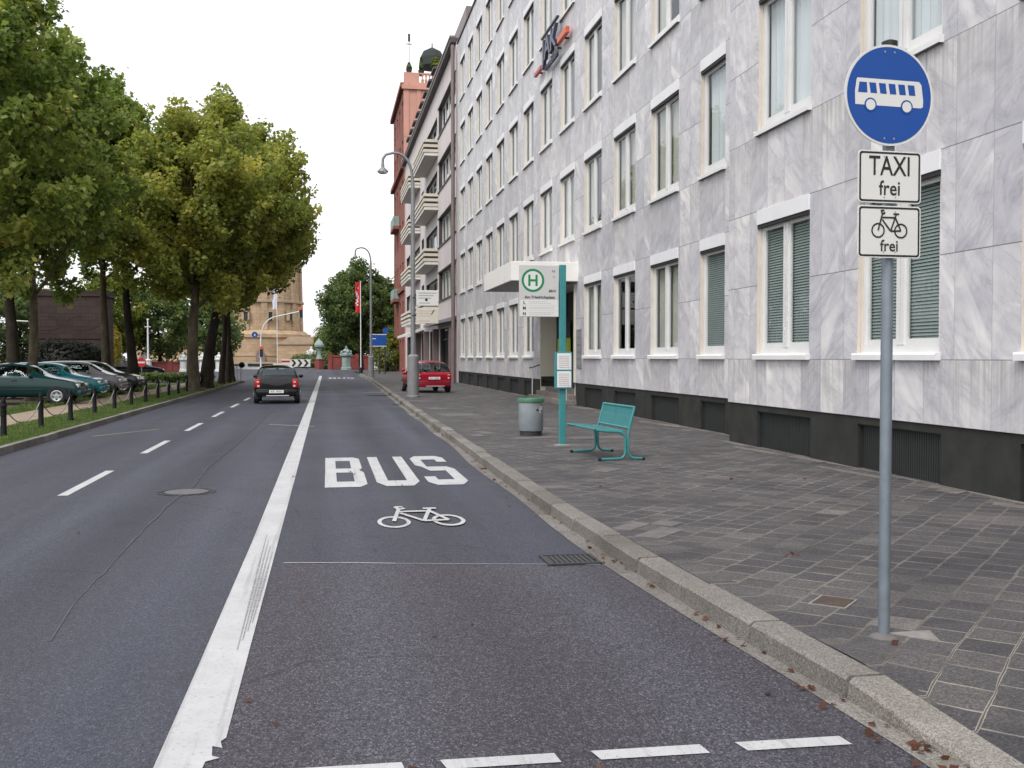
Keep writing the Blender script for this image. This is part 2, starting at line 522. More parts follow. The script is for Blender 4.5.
def m_leaf(name, lo, mid, hi, yellow):
    g = N(name)
    a = g.n('Attribute'); a.attribute_name = 'leaf_tone'
    f = a.outputs['Fac']
    c = g.ramp(f, [(0., lo), (.45, mid), (.8, hi), (1., yellow)])
    d = g.n('BsdfPrincipled')
    g.put(d.inputs['Base Color'], c); d.inputs['Roughness'].default_value = .5; d.inputs['Specular IOR Level'].default_value = .35
    t = g.n('BsdfTranslucent'); g.put(t.inputs[0], g.mix(1., c, (1.7, 1.75, 1.3), 'MULTIPLY'))
    mx = g.n('MixShader'); mx.inputs[0].default_value = .45
    g.t.links.new(d.outputs[0], mx.inputs[1]); g.t.links.new(t.outputs[0], mx.inputs[2])
    g.t.links.new(mx.outputs[0], g.out.inputs[0])
    return g.m

def m_bark(name, a, b, c_):
    g = N(name)
    p = g.pos()
    n1 = g.noise(g.mapping(p, scale=(1, 1, .45)), 3.2, 6., .65)
    c = g.ramp(n1, [(.3, a), (.5, b), (.72, c_)])
    g.principled(c, .9, 0., g.bump(g.noise(g.mapping(p, scale=(1, 1, .25)), 18., 5., .7), .8, .03), .2)
    return g.m

def m_brick(name, a, b, mortar, sc=1.):
    g = N(name)
    p = g.pos(); X, Y, Z = g.sep(p)
    br = g.n('TexBrick'); g.put(br.inputs['Vector'], g.comb(g.math('ADD', X, Y), Z, 0.))
    br.inputs['Scale'].default_value = sc
    br.inputs['Brick Width'].default_value = 1.; br.inputs['Row Height'].default_value = .45; br.inputs['Mortar Size'].default_value = .02
    br.inputs['Color1'].default_value = a + (1,); br.inputs['Color2'].default_value = b + (1,); br.inputs['Mortar'].default_value = mortar + (1,)
    c = g.mix(1., br.outputs[0], g.ramp(g.noise(p, .4, 5., .6), [(.3, (.8, .79, .78)), (.7, (1.18, 1.16, 1.12))]), 'MULTIPLY')
    g.principled(c, .85, 0., None, .2)
    return g.m

M = {}
M['asphalt'] = m_asphalt()
M['paint'] = m_paint()
M['paint_old'] = m_paint('worn_road_paint', (.40, .40, .40), .45)
M['paving'] = m_paving()
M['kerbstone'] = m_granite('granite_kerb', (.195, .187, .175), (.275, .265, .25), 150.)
M['kerb_face'] = m_granite('darker_kerb_face', (.15, .142, .13), (.235, .225, .21), 150.)  # kerb fronts, a darker tone of the kerb granite
M['gutter'] = m_granite('gutter_concrete', (.185, .175, .168), (.25, .24, .23), 120.)
M['marble'] = m_marble()
M['glass'] = m_glass()
M['car_glass'] = m_glass('car_glass', (.52, .60, .60))
M['plinth'] = simple('dark_plinth_stone', (.036, .037, .034), .7, 0, .22, 3., .15, None, .15)
M['grille'] = simple('dark_grille_metal', (.016, .018, .018), .65, .0, .15, 4.)
M['white_frame'] = simple('white_window_frame', (.68, .68, .67), .4, 0, .05, 2.)
M['cream_jamb'] = simple('cream_jamb', (.62, .57, .50), .6, 0, .08, 3.)
M['lintel'] = simple('pale_lintel_panel', (.76, .76, .78), .45, 0, .05, 1.5)
M['sill'] = simple('white_metal_sill', (.74, .74, .74), .4, 0, .05, 2.)
M['curtain'] = simple('cream_curtain', (.60, .57, .50), .9, 0, .15, 1.3)
M['sky_sheer'] = simple('sky_pale_curtain', (.80, .81, .82), .9, 0, .06, 1.3)  # pale fabric whose colour also stands in for sky reflected in the panes
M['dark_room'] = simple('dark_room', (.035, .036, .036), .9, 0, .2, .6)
M['blind'] = simple('grey_green_blind', (.38, .43, .41), .55, 0, .08, 3.)
M['cream'] = simple('cream_render', (.60, .56, .47), .8, 0, .06, 1.)
M['white_render'] = simple('white_render', (.66, .65, .63), .75, 0, .06, 1.2)
M['canopy_white'] = simple('canopy_white', (.80, .785, .75), .7, 0, .05, 1.2)
M['pink_render'] = simple('pale_pink_render', (.60, .55, .54), .8, 0, .06, .8)
M['dark_band'] = simple('dark_brown_band', (.06, .05, .048), .6, 0, .15, 2.)
M['pipe_brown'] = simple('brown_pipe', (.19, .14, .14), .5, 0, .1, 2.)
M['sandstone_red'] = m_brick('red_sandstone', (.27, .115, .09), (.22, .09, .075), (.20, .10, .08), 1.1)
M['salmon'] = simple('salmon_render', (.52, .27, .21), .8, 0, .08, .6)
M['tower_stone'] = m_brick('tower_sandstone', (.45, .335, .225), (.37, .27, .18), (.29, .215, .15), .8)
M['tower_trim'] = simple('tower_trim', (.36, .275, .195), .85, 0, .15, .7)
M['dark_stone'] = m_brick('dark_brown_stone', (.062, .042, .038), (.045, .032, .030), (.035, .026, .024), .9)
M['steel'] = simple('galvanised_steel', (.22, .255, .29), .5, .5, .12, 9.)
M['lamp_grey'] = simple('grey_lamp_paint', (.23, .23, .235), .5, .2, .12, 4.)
M['black'] = simple('black_paint', (.012, .012, .013), .45, 0, .2, 8.)
M['bollard'] = simple('bollard_black', (.007, .007, .008), .6, 0, .25, 6., .1, None, .15)
M['rope'] = simple('pale_chain', (.26, .26, .25), .5, .5, .2, 20.)
M['sign_blue'] = simple('sign_blue', (.003, .062, .30), .45, 0, .03, 3.)
M['sign_white'] = simple('sign_white', (.66, .66, .63), .38, 0, .03, 3.)
M['sign_grey'] = simple('sign_light_grey', (.52, .52, .51), .4, 0, .03, 3.)
M['sign_edge'] = simple('sign_back_grey', (.30, .31, .32), .5, .3, .05, 3.)
M['sign_black'] = simple('sign_black', (.010, .010, .011), .4, 0, .1, 3.)
M['print_grey'] = simple('grey_print', (.33, .33, .34), .6, 0, .2, 30.)
M['print_light'] = simple('light_print', (.52, .52, .53), .6, 0, .15, 30.)
M['print_pink'] = simple('faint_print', (.52, .43, .40), .6, 0, .2, 25.)
M['sign_green'] = simple('sign_green', (.0, .20, .065), .4, 0, .04, 3.)
M['paper'] = simple('paper', (.70, .73, .74), .5, 0, .03, 3.)
M['teal'] = simple('teal_paint', (.038, .215, .225), .42, 0, .10, 7., .05)
M['bin_green'] = simple('bin_green', (.045, .16, .085), .5, 0, .15, 6.)
M['bin_grey'] = simple('bin_grey', (.24, .275, .29), .45, .2, .10, 6.)
M['concrete'] = simple('pale_concrete', (.22, .205, .195), .85, 0, .22, 9., .3)
M['lid_grey'] = simple('lid_concrete', (.115, .11, .115), .8, 0, .25, 14., .3)
M['scuff'] = simple('tyre_scuff', (.24, .24, .25), .7, 0, .5, 30.)
M['patch_slab'] = simple('lighter_slab', (.125, .115, .112), .85, 0, .25, 7., .3)
M['rust_iron'] = simple('brown_cast_iron', (.085, .058, .045), .6, .4, .3, 25., .3)
M['iron'] = simple('dark_cast_iron', (.055, .055, .058), .55, .5, .3, 25., .3)
M['grass_soil'] = simple('grass_ground', (.040, .068, .018), .95, 0, .4, 2.5, .4)
M['path'] = simple('tan_gravel', (.27, .205, .15), .95, 0, .22, 3., .4)
M['soil'] = simple('brown_soil', (.09, .07, .045), .95, 0, .35, 2., .4)
M['joint_dirt'] = simple('joint_dirt', (.022, .02, .017), .95, 0, .3, 6.)
M['ground'] = simple('far_ground', (.10, .105, .085), .95, 0, .3, .08)
M['tyre'] = simple('tyre_rubber', (.016, .016, .017), .8, 0, .1, 9.)
M['rim'] = simple('alloy_rim', (.45, .46, .48), .35, .8, .05, 9.)
M['red_lamp'] = simple('red_lamp_glass', (.42, .012, .012), .25, 0, .1, 9.)
M['plate'] = simple('licence_plate', (.72, .72, .70), .4, 0, .02, 9.)
M['clear_lamp'] = simple('clear_lamp_glass', (.60, .62, .64), .15, .3, .05, 9.)
M['trim_black'] = simple('car_black_trim', (.018, .018, .019), .6, 0, .1, 9.)
M['copper'] = simple('verdigris_copper', (.25, .33, .305), .7, 0, .25, 2.5, .1)
M['white_stone'] = simple('white_painted_stone', (.62, .64, .62), .7, 0, .12, 3.)
M['red_wall'] = simple('red_painted_wall', (.22, .05, .042), .75, 0, .25, 1.2, .2)
M['red_fabric'] = simple('red_fabric', (.50, .02, .022), .8, 0, .08, 2.)
M['white_fabric'] = simple('white_fabric', (.62, .62, .68), .8, 0, .08, 2.)
M['orange'] = simple('orange_red_plastic', (.62, .10, .035), .45, 0, .06, 3.)
M['signred'] = simple('sign_red', (.45, .015, .02), .4, 0, .05, 3.)
M['navy'] = simple('navy_letters', (.03, .04, .075), .4, 0, .1, 3.)
M['yellow_poster'] = simple('lime_poster', (.36, .42, .03), .6, 0, .15, 3.)
M['skin_print'] = simple('poster_photo', (.35, .22, .18), .6, 0, .5, 7.)
M['step'] = m_granite('step_stone', (.20, .18, .17), (.27, .25, .235), 40.)
M['parasol'] = simple('dark_parasol', (.02, .028, .025), .8, 0, .1, 2.)
M['leaf_plane'] = m_leaf('plane_leaves', (0.087, 0.129, 0.03), (0.188, 0.244, 0.057), (0.307, 0.33, 0.089), (0.5, 0.436, 0.115))
M['leaf_gold'] = m_leaf('yellowing_leaves', (0.112, 0.142, 0.031), (0.244, 0.267, 0.058), (0.363, 0.343, 0.09), (0.5, 0.432, 0.096))
M['leaf_dark'] = m_leaf('dark_leaves', (0.046, 0.076, 0.025), (0.098, 0.14, 0.046), (0.159, 0.198, 0.067), (0.23, 0.241, 0.081))
M['leaf_evergreen'] = m_leaf('evergreen_leaves', (.004, .007, .003), (.008, .013, .006), (.014, .02, .009), (.03, .035, .015))
M['leaf_far'] = m_leaf('far_leaves', (0.05, 0.084, 0.03), (0.099, 0.143, 0.047), (0.161, 0.194, 0.068), (0.254, 0.254, 0.084))
M['leaf_yellow'] = m_leaf('yellow_leaves', (.16, .15, .02), (.26, .22, .02), (.36, .28, .03), (.42, .30, .03))
M['leaf_lime'] = m_leaf('lime_leaves', (.06, .09, .015), (.12, .15, .02), (.2, .2, .03), (.32, .28, .05))
M['bark'] = m_bark('plane_bark', (.045, .038, .026), (.085, .07, .047), (.15, .13, .09))
M['bark_dark'] = m_bark('dark_bark', (.020, .016, .012), (.035, .028, .021), (.06, .048, .036))
M['blade'] = m_leaf('grass_blades', (.050, .085, .022), (.098, .150, .042), (.150, .195, .062), (.26, .24, .09))
M['litter'] = m_leaf('fallen_leaf_brown', (.07, .028, .018), (.13, .05, .03), (.19, .08, .045), (.27, .15, .08))

# ------------------------------------------------------------------ ground, road, pavement
XK_PTS = [(-12, 2.62), (1, 2.62), (3.4, 2.60), (4.6, 2.52), (5.7, 2.44), (7.5, 2.38), (10, 2.35), (14, 2.36), (20.7, 2.47), (30, 2.55), (37, 2.63), (56, 2.90), (77, 3.14), (100, 3.05)]
def XK(y): return interp(XK_PTS, y)
XL = -5.58                               # foot of the left kerb
SW = .13                                 # pavement level

def strip(name, left, right, ys, z, mat, parent=None, kind=None):
    mb = MB()
    for a, b in zip(ys, ys[1:]):
        mb.quad((left(a), a, z), (right(a), a, z), (right(b), b, z), (left(b), b, z))
    return mb.build(name, mat, parent, kind=kind)

def frange(a, b, n): return [a + (b - a) * i / n for i in range(n + 1)]
ground = MB().quad((-1500, -600, -.06), (1500, -600, -.06), (1500, 2400, -.06), (-1500, 2400, -.06)).build('ground', M['ground'], kind='structure')
road = MB()
road.quad((-90, -12, 0), (40, -12, 0), (40, 175, 0), (-90, 175, 0))
road = road.build('road', M['asphalt'], kind='structure')
ys_k = frange(-12, 100, 112)
def kerb_h(y): return lerp(.03, SW, min(1, max(0, (y - 3.7) / 1.1)))
mb = MB()
yk2 = sorted(set(ys_k + frange(3, 5, 16)))
for a, b in zip(yk2, yk2[1:]):
    for (f0, f1) in ((0, .5), (.5, 1.2), (1.2, 9)):
        def P(y, f):
            x = min(XK(y) + .20 + f, 8.75)
            return (x, y, lerp(min(kerb_h(y), SW), SW, min(1, f / 1.2)))
        mb.quad(P(a, f0), P(a, f1), P(b, f1), P(b, f0))
pave = mb.build('pavement', M['paving'], kind='structure')
MB().quad((3.25, 100, SW), (30, 100, SW), (30, 128, SW), (3.25, 128, SW)).build('far_pavement', M['paving'], kind='structure')
strip('gutter', lambda y: XK(y) - .13 - .03 * math.sin(y * .9), lambda y: XK(y) + .02, ys_k, .004, M['gutter'], kind='structure')

# kerb stones, one sheet of stones with open joints; the kerb drops away near the camera
kb = MB()
y = -11.4
kr = random.Random(3)
while y < 98.4:
    L = 1.0 if y < 44 else 2.
    a, b = y + .012, y + L - .012
    dx = kr.uniform(-.007, .007); dz = kr.uniform(-.006, .004)
    xa, xb = XK(a) + dx, XK(b) + dx
    ha, hb = kerb_h(a) + dz, kerb_h(b) + dz
    w, c, bt = .21, .022, .03
    prof = lambda x, h: [(x, -.02), (x + bt * .6, h - c), (x + bt * .6 + c, h), (x + w, h), (x + w, -.02)]
    pa, pb = prof(xa, ha), prof(xb, hb)
    vs = [(p[0], a, p[1]) for p in pa] + [(p[0], b, p[1]) for p in pb]
    fs = [(0, 1, 6, 5), (1, 2, 7, 6), (2, 3, 8, 7), (3, 4, 9, 8), (0, 4, 3, 2, 1), (5, 6, 7, 8, 9)]
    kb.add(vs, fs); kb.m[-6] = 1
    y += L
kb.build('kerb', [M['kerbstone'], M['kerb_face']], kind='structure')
# dark bedding under the open joints
strip('kerb_bed', lambda y: XK(y) + .02, lambda y: XK(y) + .19, ys_k, .012, M['joint_dirt'], kind='structure')
# kerb returning to the right at the far end
MB().box(3.06, 30, 99.8, 100.02, 0, SW).build('kerb_return', M['kerbstone'], kind='structure')

# left side: kerb, grass verge, gravel path, rough grass, parking
kl = MB()
y = -11.5
while y < 70:
    L = 1.0 if y < 45 else 2.
    dx = kr.uniform(-.006, .006)
    kl.box(XL - .14 + dx, XL + dx, y + .004, y + L - .004, -.02, .125 + kr.uniform(-.004, .004))
    y += L
kl.build('kerb_far_side', M['kerbstone'], kind='structure')
verge = MB()
verge.quad((-7.35, -12, .10), (XL - .13, -12, .10), (XL - .13, 69.5, .10), (-7.35, 69.5, .10))
verge.build('grass_verge', M['grass_soil'], kind='structure')
MB().quad((-8.75, -12, .096), (-7.35, -12, .096), (-7.35, 69.5, .096), (-8.75, 69.5, .096)).build('gravel_path', M['path'], kind='structure')
MB().quad((-9.7, -12, .10), (-8.75, -12, .10), (-8.75, 69.5, .10), (-9.7, 69.5, .10)).build('rough_grass', M['grass_soil'], kind='structure')
MB().quad((-60, -12, .092), (-9.7, -12, .092), (-9.7, 56, .092), (-60, 56, .092)).build('parking_lot', M['soil'], kind='structure')
MB().quad((-60, 56, .102), (-9.7, 56, .102), (-9.7, 69.5, .102), (-60, 69.5, .102)).build('park_lawn', M['grass_soil'], kind='structure')
MB().box(-60, XL, 69.5, 69.75, 0, .13).build('kerb_corner', M['kerbstone'], kind='structure')

# road paint (parts of the road)
def mark(name, polys, mat=None, z=.0045):
    mb = MB()
    for k, p in enumerate(polys):
        mb.poly([(q[0], q[1], z + .0002 * k) for q in p])
    return mb.build(name, mat or M['paint'], road)
def rect(x0, x1, y0, y1): return [(x0, y0), (x1, y0), (x1, y1), (x0, y1)]
# thick bus-lane line, ragged near end
nr = random.Random(4)
edge = [(-.725, 3.0), (-.705, 5.5), (-.685, 9.5), (-.69, 94.5), (-.45, 94.5), (-.45, 4.62)]
rag = [(-.47, 4.58), (-.455, 4.5), (-.50, 4.53), (-.49, 4.42), (-.455, 4.39), (-.51, 4.36), (-.52, 4.22), (-.48, 4.2), (-.53, 4.1), (-.52, 3.9), (-.57, 3.85), (-.56, 3.0)]
mark('bus_lane_line', [edge + rag])
sc_p = []
for k in range(4):
    xa, ya, xb, yb3 = -.575 + .033 * k, 9.9 - k * .3, -.520 + .014 * k, 6.0 + .2 * k
    xm, ym = lerp(xa, xb, .55), lerp(ya, yb3, .55)
    w1 = .011
    sc_p += [[(xa - .002, ya), (xa + .003, ya), (xm + w1, ym), (xm - w1 * .6, ym)], [(xm - w1 * .6, ym), (xm + w1, ym), (xb + .003, yb3), (xb - .002, yb3)]]
mark('tyre_scuffs', sc_p, M['scuff'], .006)
y = 13.15
dash = []
while y < 64:
    dash.append(rect(-3.265, -3.14, y, y + 2.78)); y += 5.57
for d in dash: mark('lane_dash', [d])
for k in range(4):
    x0 = -.17 + .65 * k
    mark('stop_dash', [[(x0, 4.115 - .03 * x0), (x0 + .48, 4.115 - .03 * (x0 + .48)), (x0 + .47, 4.215 - .03 * (x0 + .48)), (x0 - .02, 4.215 - .03 * x0)]])
mark('old_line', [[(-4.95, 22.9), (-3.9, 24.9), (-3.93, 25.05), (-5.0, 23.05)]], m_paint('tan_paint', (.22, .19, .16), .6))
mark('old_line', [[(-1.45, 26.2), (-.32, 25.2), (-.32, 25.32), (-1.45, 26.32)]], M['paint_old'], .0052)
mark('seam_line', [[(-.36, 8.50), (.2, 8.40), (.55, 8.31), (.55, 8.335), (.2, 8.425), (-.36, 8.525)]], M['paint_old'])
mark('seam_sealing', [[(.55, 8.315), (2.2, 7.97), (2.2, 7.982), (.55, 8.327)]], M['print_grey'])
sl = [(-1.63, 6.4), (-1.72, 7.2), (-1.75, 8.6), (-1.80, 11.6), (-1.78, 12.8), (-1.74, 14.), (-1.82, 16.), (-1.75, 20.), (-1.72, 25.), (-1.75, 34.)]
jr = random.Random(21)
jl = []
yy = 6.4
while yy < 33:
    x = interp([(q[1], q[0]) for q in sl], yy)
    jl.append((x + jr.uniform(-.012, .012), yy, jr.uniform(.006, .018))); yy += jr.uniform(.18, .45)
mark('joint_sealing', [[(a[0] - a[2] / 2, a[1]), (a[0] + a[2] / 2, a[1]), (b[0] + b[2] / 2, b[1]), (b[0] - b[2] / 2, b[1])] for a, b in zip(jl, jl[1:])], simple('worn_joint', (.070, .072, .088), .7, 0, .35, 8.), .004)

def bus_letters(x, y, sx=1., sy=1.):
    def T(p): return [(x + q[0] * sx, y + q[1] * sy) for q in p]
    B = [[(0, 0), (.16, 0), (.16, 4), (0, 4)],
         [(.16, 0), (.46, 0), (.56, .28), (.56, .60), (.16, .60)], [(.16, 1.72), (.56, 1.72), (.50, 2.0), (.55, 2.28), (.16, 2.28)],
         [(.16, 3.42), (.55, 3.42), (.55, 3.74), (.46, 4), (.16, 4)],
         [(.40, .60), (.56, .60), (.56, 1.72), (.40, 1.72)], [(.39, 2.28), (.55, 2.28), (.55, 3.42), (.39, 3.42)]]
    U = [[(.69, .45), (.85, .60), (.85, 4), (.69, 4)], [(1.11, .60), (1.27, .45), (1.27, 4), (1.11, 4)],
         [(.80, 0), (1.16, 0), (1.27, .45), (1.11, .60), (.85, .60), (.69, .45)]]
    S = [[(1.38, .35), (1.48, 0), (1.82, 0), (1.93, .40), (1.77, .60), (1.54, .60), (1.54, 1.), (1.38, 1.)],
         [(1.77, .60), (1.93, .40), (1.93, 1.95), (1.84, 2.3), (1.77, 1.72)],
         [(1.54, 1.72), (1.77, 1.72), (1.84, 2.3), (1.54, 2.3), (1.46, 2.3)],
         [(1.38, 2.55), (1.46, 2.3), (1.54, 2.3), (1.54, 3.40), (1.38, 3.62)],
         [(1.38, 3.62), (1.54, 3.40), (1.93, 3.40), (1.93, 3.68), (1.83, 4), (1.48, 4)],
         [(1.77, 3.), (1.93, 3.), (1.93, 3.40), (1.77, 3.40)]]
    return [T(p) for p in B + U + S]
mark('bus_lettering', bus_letters(-.035, 13.35, 1.005, .985))
mark('bus_lettering', bus_letters(.15, 82., 1.05, 1.1))

def bike_polys(x, y, s, sy, w):
    """bicycle symbol, s = width scale (1 = 1 unit wide), sy = height scale"""
    P = lambda a, b: (x + a * s, y + b * sy)
    out = []
    def ring(cx, cy, r):
        for k in range(24):
            a, b = 2 * math.pi * k / 24, 2 * math.pi * (k + 1) / 24
            q = lambda rr, t: P(cx + rr * math.cos(t), cy + rr * math.sin(t))
            out.append([q(r - w / 2, a), q(r + w / 2, a), q(r + w / 2, b), q(r - w / 2, b)])
    def line(a, b, ww=w):
        d = Vector((b[0] - a[0], b[1] - a[1])).normalized()
        n = (-d.y * ww / 2, d.x * ww / 2)
        out.append([P(a[0] - n[0], a[1] - n[1]), P(a[0] + n[0], a[1] + n[1]), P(b[0] + n[0], b[1] + n[1]), P(b[0] - n[0], b[1] - n[1])])
    ring(.19, .20, .165); ring(.81, .20, .165)
    line((.19, .20), (.30, .60)); line((.29, .52), (.66, .52)); line((.30, .47), (.53, .19)); line((.53, .19), (.68, .60))
    line((.53, .19), (.81, .20)); line((.66, .52), (.81, .20)); line((.29, .59), (.38, .64)); line((.30, .60), (.27, .70)); line((.27, .69), (.36, .69))
    line((.60, .61), (.76, .61))
    return out
mark('bicycle_marking', bike_polys(.50, 10.02, .91, 2.0, .046))

# ------------------------------------------------------------------ things set in the ground
mh = thing('manhole_cover', 'round cast iron manhole cover in the left lane', 'manhole cover', (-1.75, 13.24, .004))
MB().lathe([(.0, .004), (.26, .005), (.262, .002)], n=40).build('lid', M['lid_grey'], mh, True)
mb = MB()
for k in range(40):
    a, b = 2 * math.pi * k / 40, 2 * math.pi * (k + 1) / 40
    q = lambda r, t, z: (r * math.cos(t), r * math.sin(t), z)
    mb.quad(q(.262, a, .002), q(.285, a, .003), q(.285, b, .003), q(.262, b, .002))
    if k % 4: mb.quad(q(.315, a, .003), q(.36, a, .002), q(.36, b, .002), q(.315, b, .003))
mb.build('frame', M['iron'], mh)
dg = thing('drain_grate', 'iron drain grate in the gutter beside the kerb', 'drain grate', (2.02, 8.2, .004))
mb = MB()
mb.box(-.25, -.22, -.2, .2, 0, .012); mb.box(.17, .2, -.2, .2, 0, .012); mb.box(-.22, .17, -.2, -.17, 0, .012); mb.box(-.22, .17, .17, .2, 0, .012)
mb.build('frame', M['iron'], dg)
mb = MB()
for k in range(9): mb.box(-.217 + .043 * k, -.187 + .043 * k, -.168, .168, .001, .008)
mb.build('bars', M['iron'], dg)
MB().quad((-.22, -.17, .0005), (.17, -.17, .0005), (.17, .17, .0005), (-.22, .17, .0005)).build('pit', M['joint_dirt'], dg)
sc_ = thing('service_cover', 'small rusty square cover in the paving near the sign pole', 'service cover', (3.19, 5.97, SW), R(45.8))
MB().rbox(-.12, .12, -.1, .1, .0, .007, .002).build('lid', M['rust_iron'], sc_)
mb = MB()
mb.box(-.14, .14, -.118, -.104, 0, .005); mb.box(-.14, .14, .104, .118, 0, .005); mb.box(-.14, -.124, -.104, .104, 0, .005); mb.box(.124, .14, -.104, .104, 0, .005)
mb.build('frame', M['concrete'], sc_)
# pale concrete repairs in the paving
def patch(pts, z=SW + .004, mt=None):
    cx = sum(p[0] for p in pts) / len(pts); cy = sum(p[1] for p in pts) / len(pts)
    MB().prism(pts, z - .004, z).build('concrete_patch', mt or M['patch_slab'], pave)
patch([(3.11, 5.235), (3.33, 5.03), (3.40, 5.24)], mt=M['concrete'])
def diamond(x, y, a, b, ang=45.8):
    c, s = math.cos(R(ang)), math.sin(R(ang))
    return [(x + c * u - s * v, y + s * u + c * v) for u, v in ((-a, -b), (a, -b), (a, b), (-a, b))]
patch(diamond(2.93, 8.62, .27, .12)); patch(diamond(3.15, 9.10, .13, .12)); patch(diamond(2.78, 9.0, .22, .10)); patch(diamond(3.85, 13.6, .25, .13))
patch(diamond(4.05, 19.35, .5, .22, 20)); patch(diamond(4.17, 17.55, .3, .2, 15)); patch(diamond(3.55, 27.5, .5, .6, 10)); patch(diamond(3.3, 31, .25, .5, 15))
patch(diamond(5.2, 19.2, .6, .3, 10)); patch(diamond(3.1, 36.5, .25, .8, 70)); patch(diamond(3.0, 45, .3, 1.5, 60)); patch(diamond(4.55, 21.8, .4, .3, 30))
# pale mortar strip where the paving meets the building
mb = MB()
yy = -4.
er = random.Random(9)
while yy < 61:
    L = er.uniform(.6, 1.6)
    xw = 7.40 if yy < 17.2 else 8.0
    if not (31.0 < yy < 38.6) and not (17.0 < yy < 18.4):
        w = er.uniform(.06, .20)
        mb.prism([(xw - w, yy), (xw - .0, yy), (xw - .0, yy + L), (xw - w * er.uniform(.4, 1.), yy + L)], SW - .01, SW + .006)
    yy += L
mb.build('wall_edge_mortar', M['gutter'], pave)
for pts in ([(6.85, 13.4), (7.0, 13.55), (7.2, 11.95), (7.05, 11.75)], [(7.02, 10.75), (7.38, 11.0), (7.36, 10.6), (7.12, 10.45)], [(6.95, 9.6), (7.12, 9.8), (7.38, 9.1), (7.2, 8.95)], [(6.95, 16.6), (7.1, 16.8), (7.3, 15.2), (7.1, 15.1)], [(7.15, 14.9), (7.36, 15.0), (7.36, 14.0), (7.24, 14.0)], [(7.4, 23.5), (7.7, 24.2), (7.9, 21.8), (7.75, 21.6)], [(7.5, 28.), (7.7, 28.5), (7.95, 25.5), (7.8, 25.4)], [(7.5, 31.4), (7.75, 31.5), (7.95, 29.2), (7.75, 29.)]):
    patch(pts, SW + .007, M['gutter'])

# ------------------------------------------------------------------ grey marble office building
bld = thing('office_building', 'long grey marble office building with rows of white windows', 'building', (8.0, 18.0, SW))
SILLS = [1.74 + 3.868 * k for k in range(5)]
WH = 2.26
ROOF = 20.95
def wall_faces(mb, X, y0, y1, z0, z1, holes, depth, m=0, mj=1):
    ys = sorted({y0, y1, *[h[0] for h in holes], *[h[1] for h in holes]})
    zs = sorted({z0, z1, *[h[2] for h in holes], *[h[3] for h in holes]})
    ys = [v for v in ys if y0 <= v <= y1]; zs = [v for v in zs if z0 <= v <= z1]
    for a, b in zip(ys, ys[1:]):
        for c, d in zip(zs, zs[1:]):
            cy, cz = (a + b) / 2, (c + d) / 2
            if any(h[0] < cy < h[1] and h[2] < cz < h[3] for h in holes): continue
            mb.quad((X, a, c), (X, b, c), (X, b, d), (X, a, d), m)
    for a, b, c, d in holes:
        D = X + depth
        mb.quad((X, a, c), (D, a, c), (D, a, d), (X, a, d), mj); mb.quad((X, b, c), (X, b, d), (D, b, d), (D, b, c), mj)
        mb.quad((X, a, d), (D, a, d), (D, b, d), (X, b, d), mj)
        if c > z0 + .01: mb.quad((X, a, c), (X, b, c), (D, b, c), (D, a, c), mj)

ENT = (32.25, 37.7)                              # entrance recess
cols_left = [(19.56, 20.94)] + [(22.34 + 3.33 * k, 24.36 + 3.33 * k) for k in range(12)]
cols_left = [c for c in cols_left if c[1] < 62]
cols_right = [(14.68, 16.62), (11.27, 13.22), (7.88, 9.78), (4.5, 6.45), (1.1, 3.05)]
holes_l = []; wins = []
for fi, sz in enumerate(SILLS):
    for ci, (a, b) in enumerate(cols_left):
        if fi == 0 and b > ENT[0] - .3 and a < ENT[1] + .3: continue
        holes_l.append((a, b, sz, sz + WH)); wins.append((8.0, a, b, sz, fi, ci, 'l'))
holes_l.append((ENT[0], ENT[1], .55, 4.06))
holes_r = []
for fi, sz in enumerate(SILLS[:3]):
    for ci, (a, b) in enumerate(cols_right):
        holes_r.append((a, b, sz, sz + WH)); wins.append((7.4, a, b, sz, fi, ci, 'r'))
PL = .87
mb = MB(); wall_faces(mb, 8.0, 17.9, 62.2, PL, ROOF, [h if h[2] > PL else (h[0], h[1], PL, h[3]) for h in holes_l], .16)
mb.quad((8.0, 62.2, PL), (8.6, 62.2, PL), (8.6, 62.2, ROOF), (8.0, 62.2, ROOF))
mb.build('wall', [M['marble'], M['cream_jamb']], bld, world=True)
mb = MB(); wall_faces(mb, 7.4, -5., 17.9, PL, ROOF, holes_r, .16)
mb.quad((7.4, 17.9, PL), (8.0, 17.9, PL), (8.0, 17.9, ROOF), (7.4, 17.9, ROOF))
mb.quad((7.4, -5., PL), (16., -5., PL), (16., -5., ROOF), (7.4, -5., ROOF))
mb.build('wall', [M['marble'], M['cream_jamb']], bld, world=True)
# plinth with recessed cellar grilles
GRZ = (.10, .76)
def plinth(X, y0, y1, grs, gap=None):
    mb = MB()
    hs = [(a, b, GRZ[0], GRZ[1]) for a, b in grs]
    if gap: hs.append((gap[0], gap[1], -.1, PL))
    wall_faces(mb, X, y0, y1, -.1, PL, hs, .10, 0, 0)
    mb.quad((X, y0, PL), (X, y1, PL), (X + .03, y1, PL), (X + .03, y0, PL))
    return mb
gl = [(a, b) for a, b in cols_left if not (b > ENT[0] - .3 and a < ENT[1] + .3)]
gr_ = [(cols_right[k][0] - .02, cols_right[k][1] + .02) for k in range(5)]
mb = plinth(8.025, 17.9, 62.2, gl, ENT); mb.build('plinth', M['plinth'], bld, world=True)
mb = plinth(7.425, -5, 17.88, gr_)
mb.quad((7.425, 17.88, -.1), (8.1, 17.88, -.1), (8.1, 17.88, PL), (7.425, 17.88, PL))
mb.build('plinth', M['plinth'], bld, world=True)
grille_mesh = {}
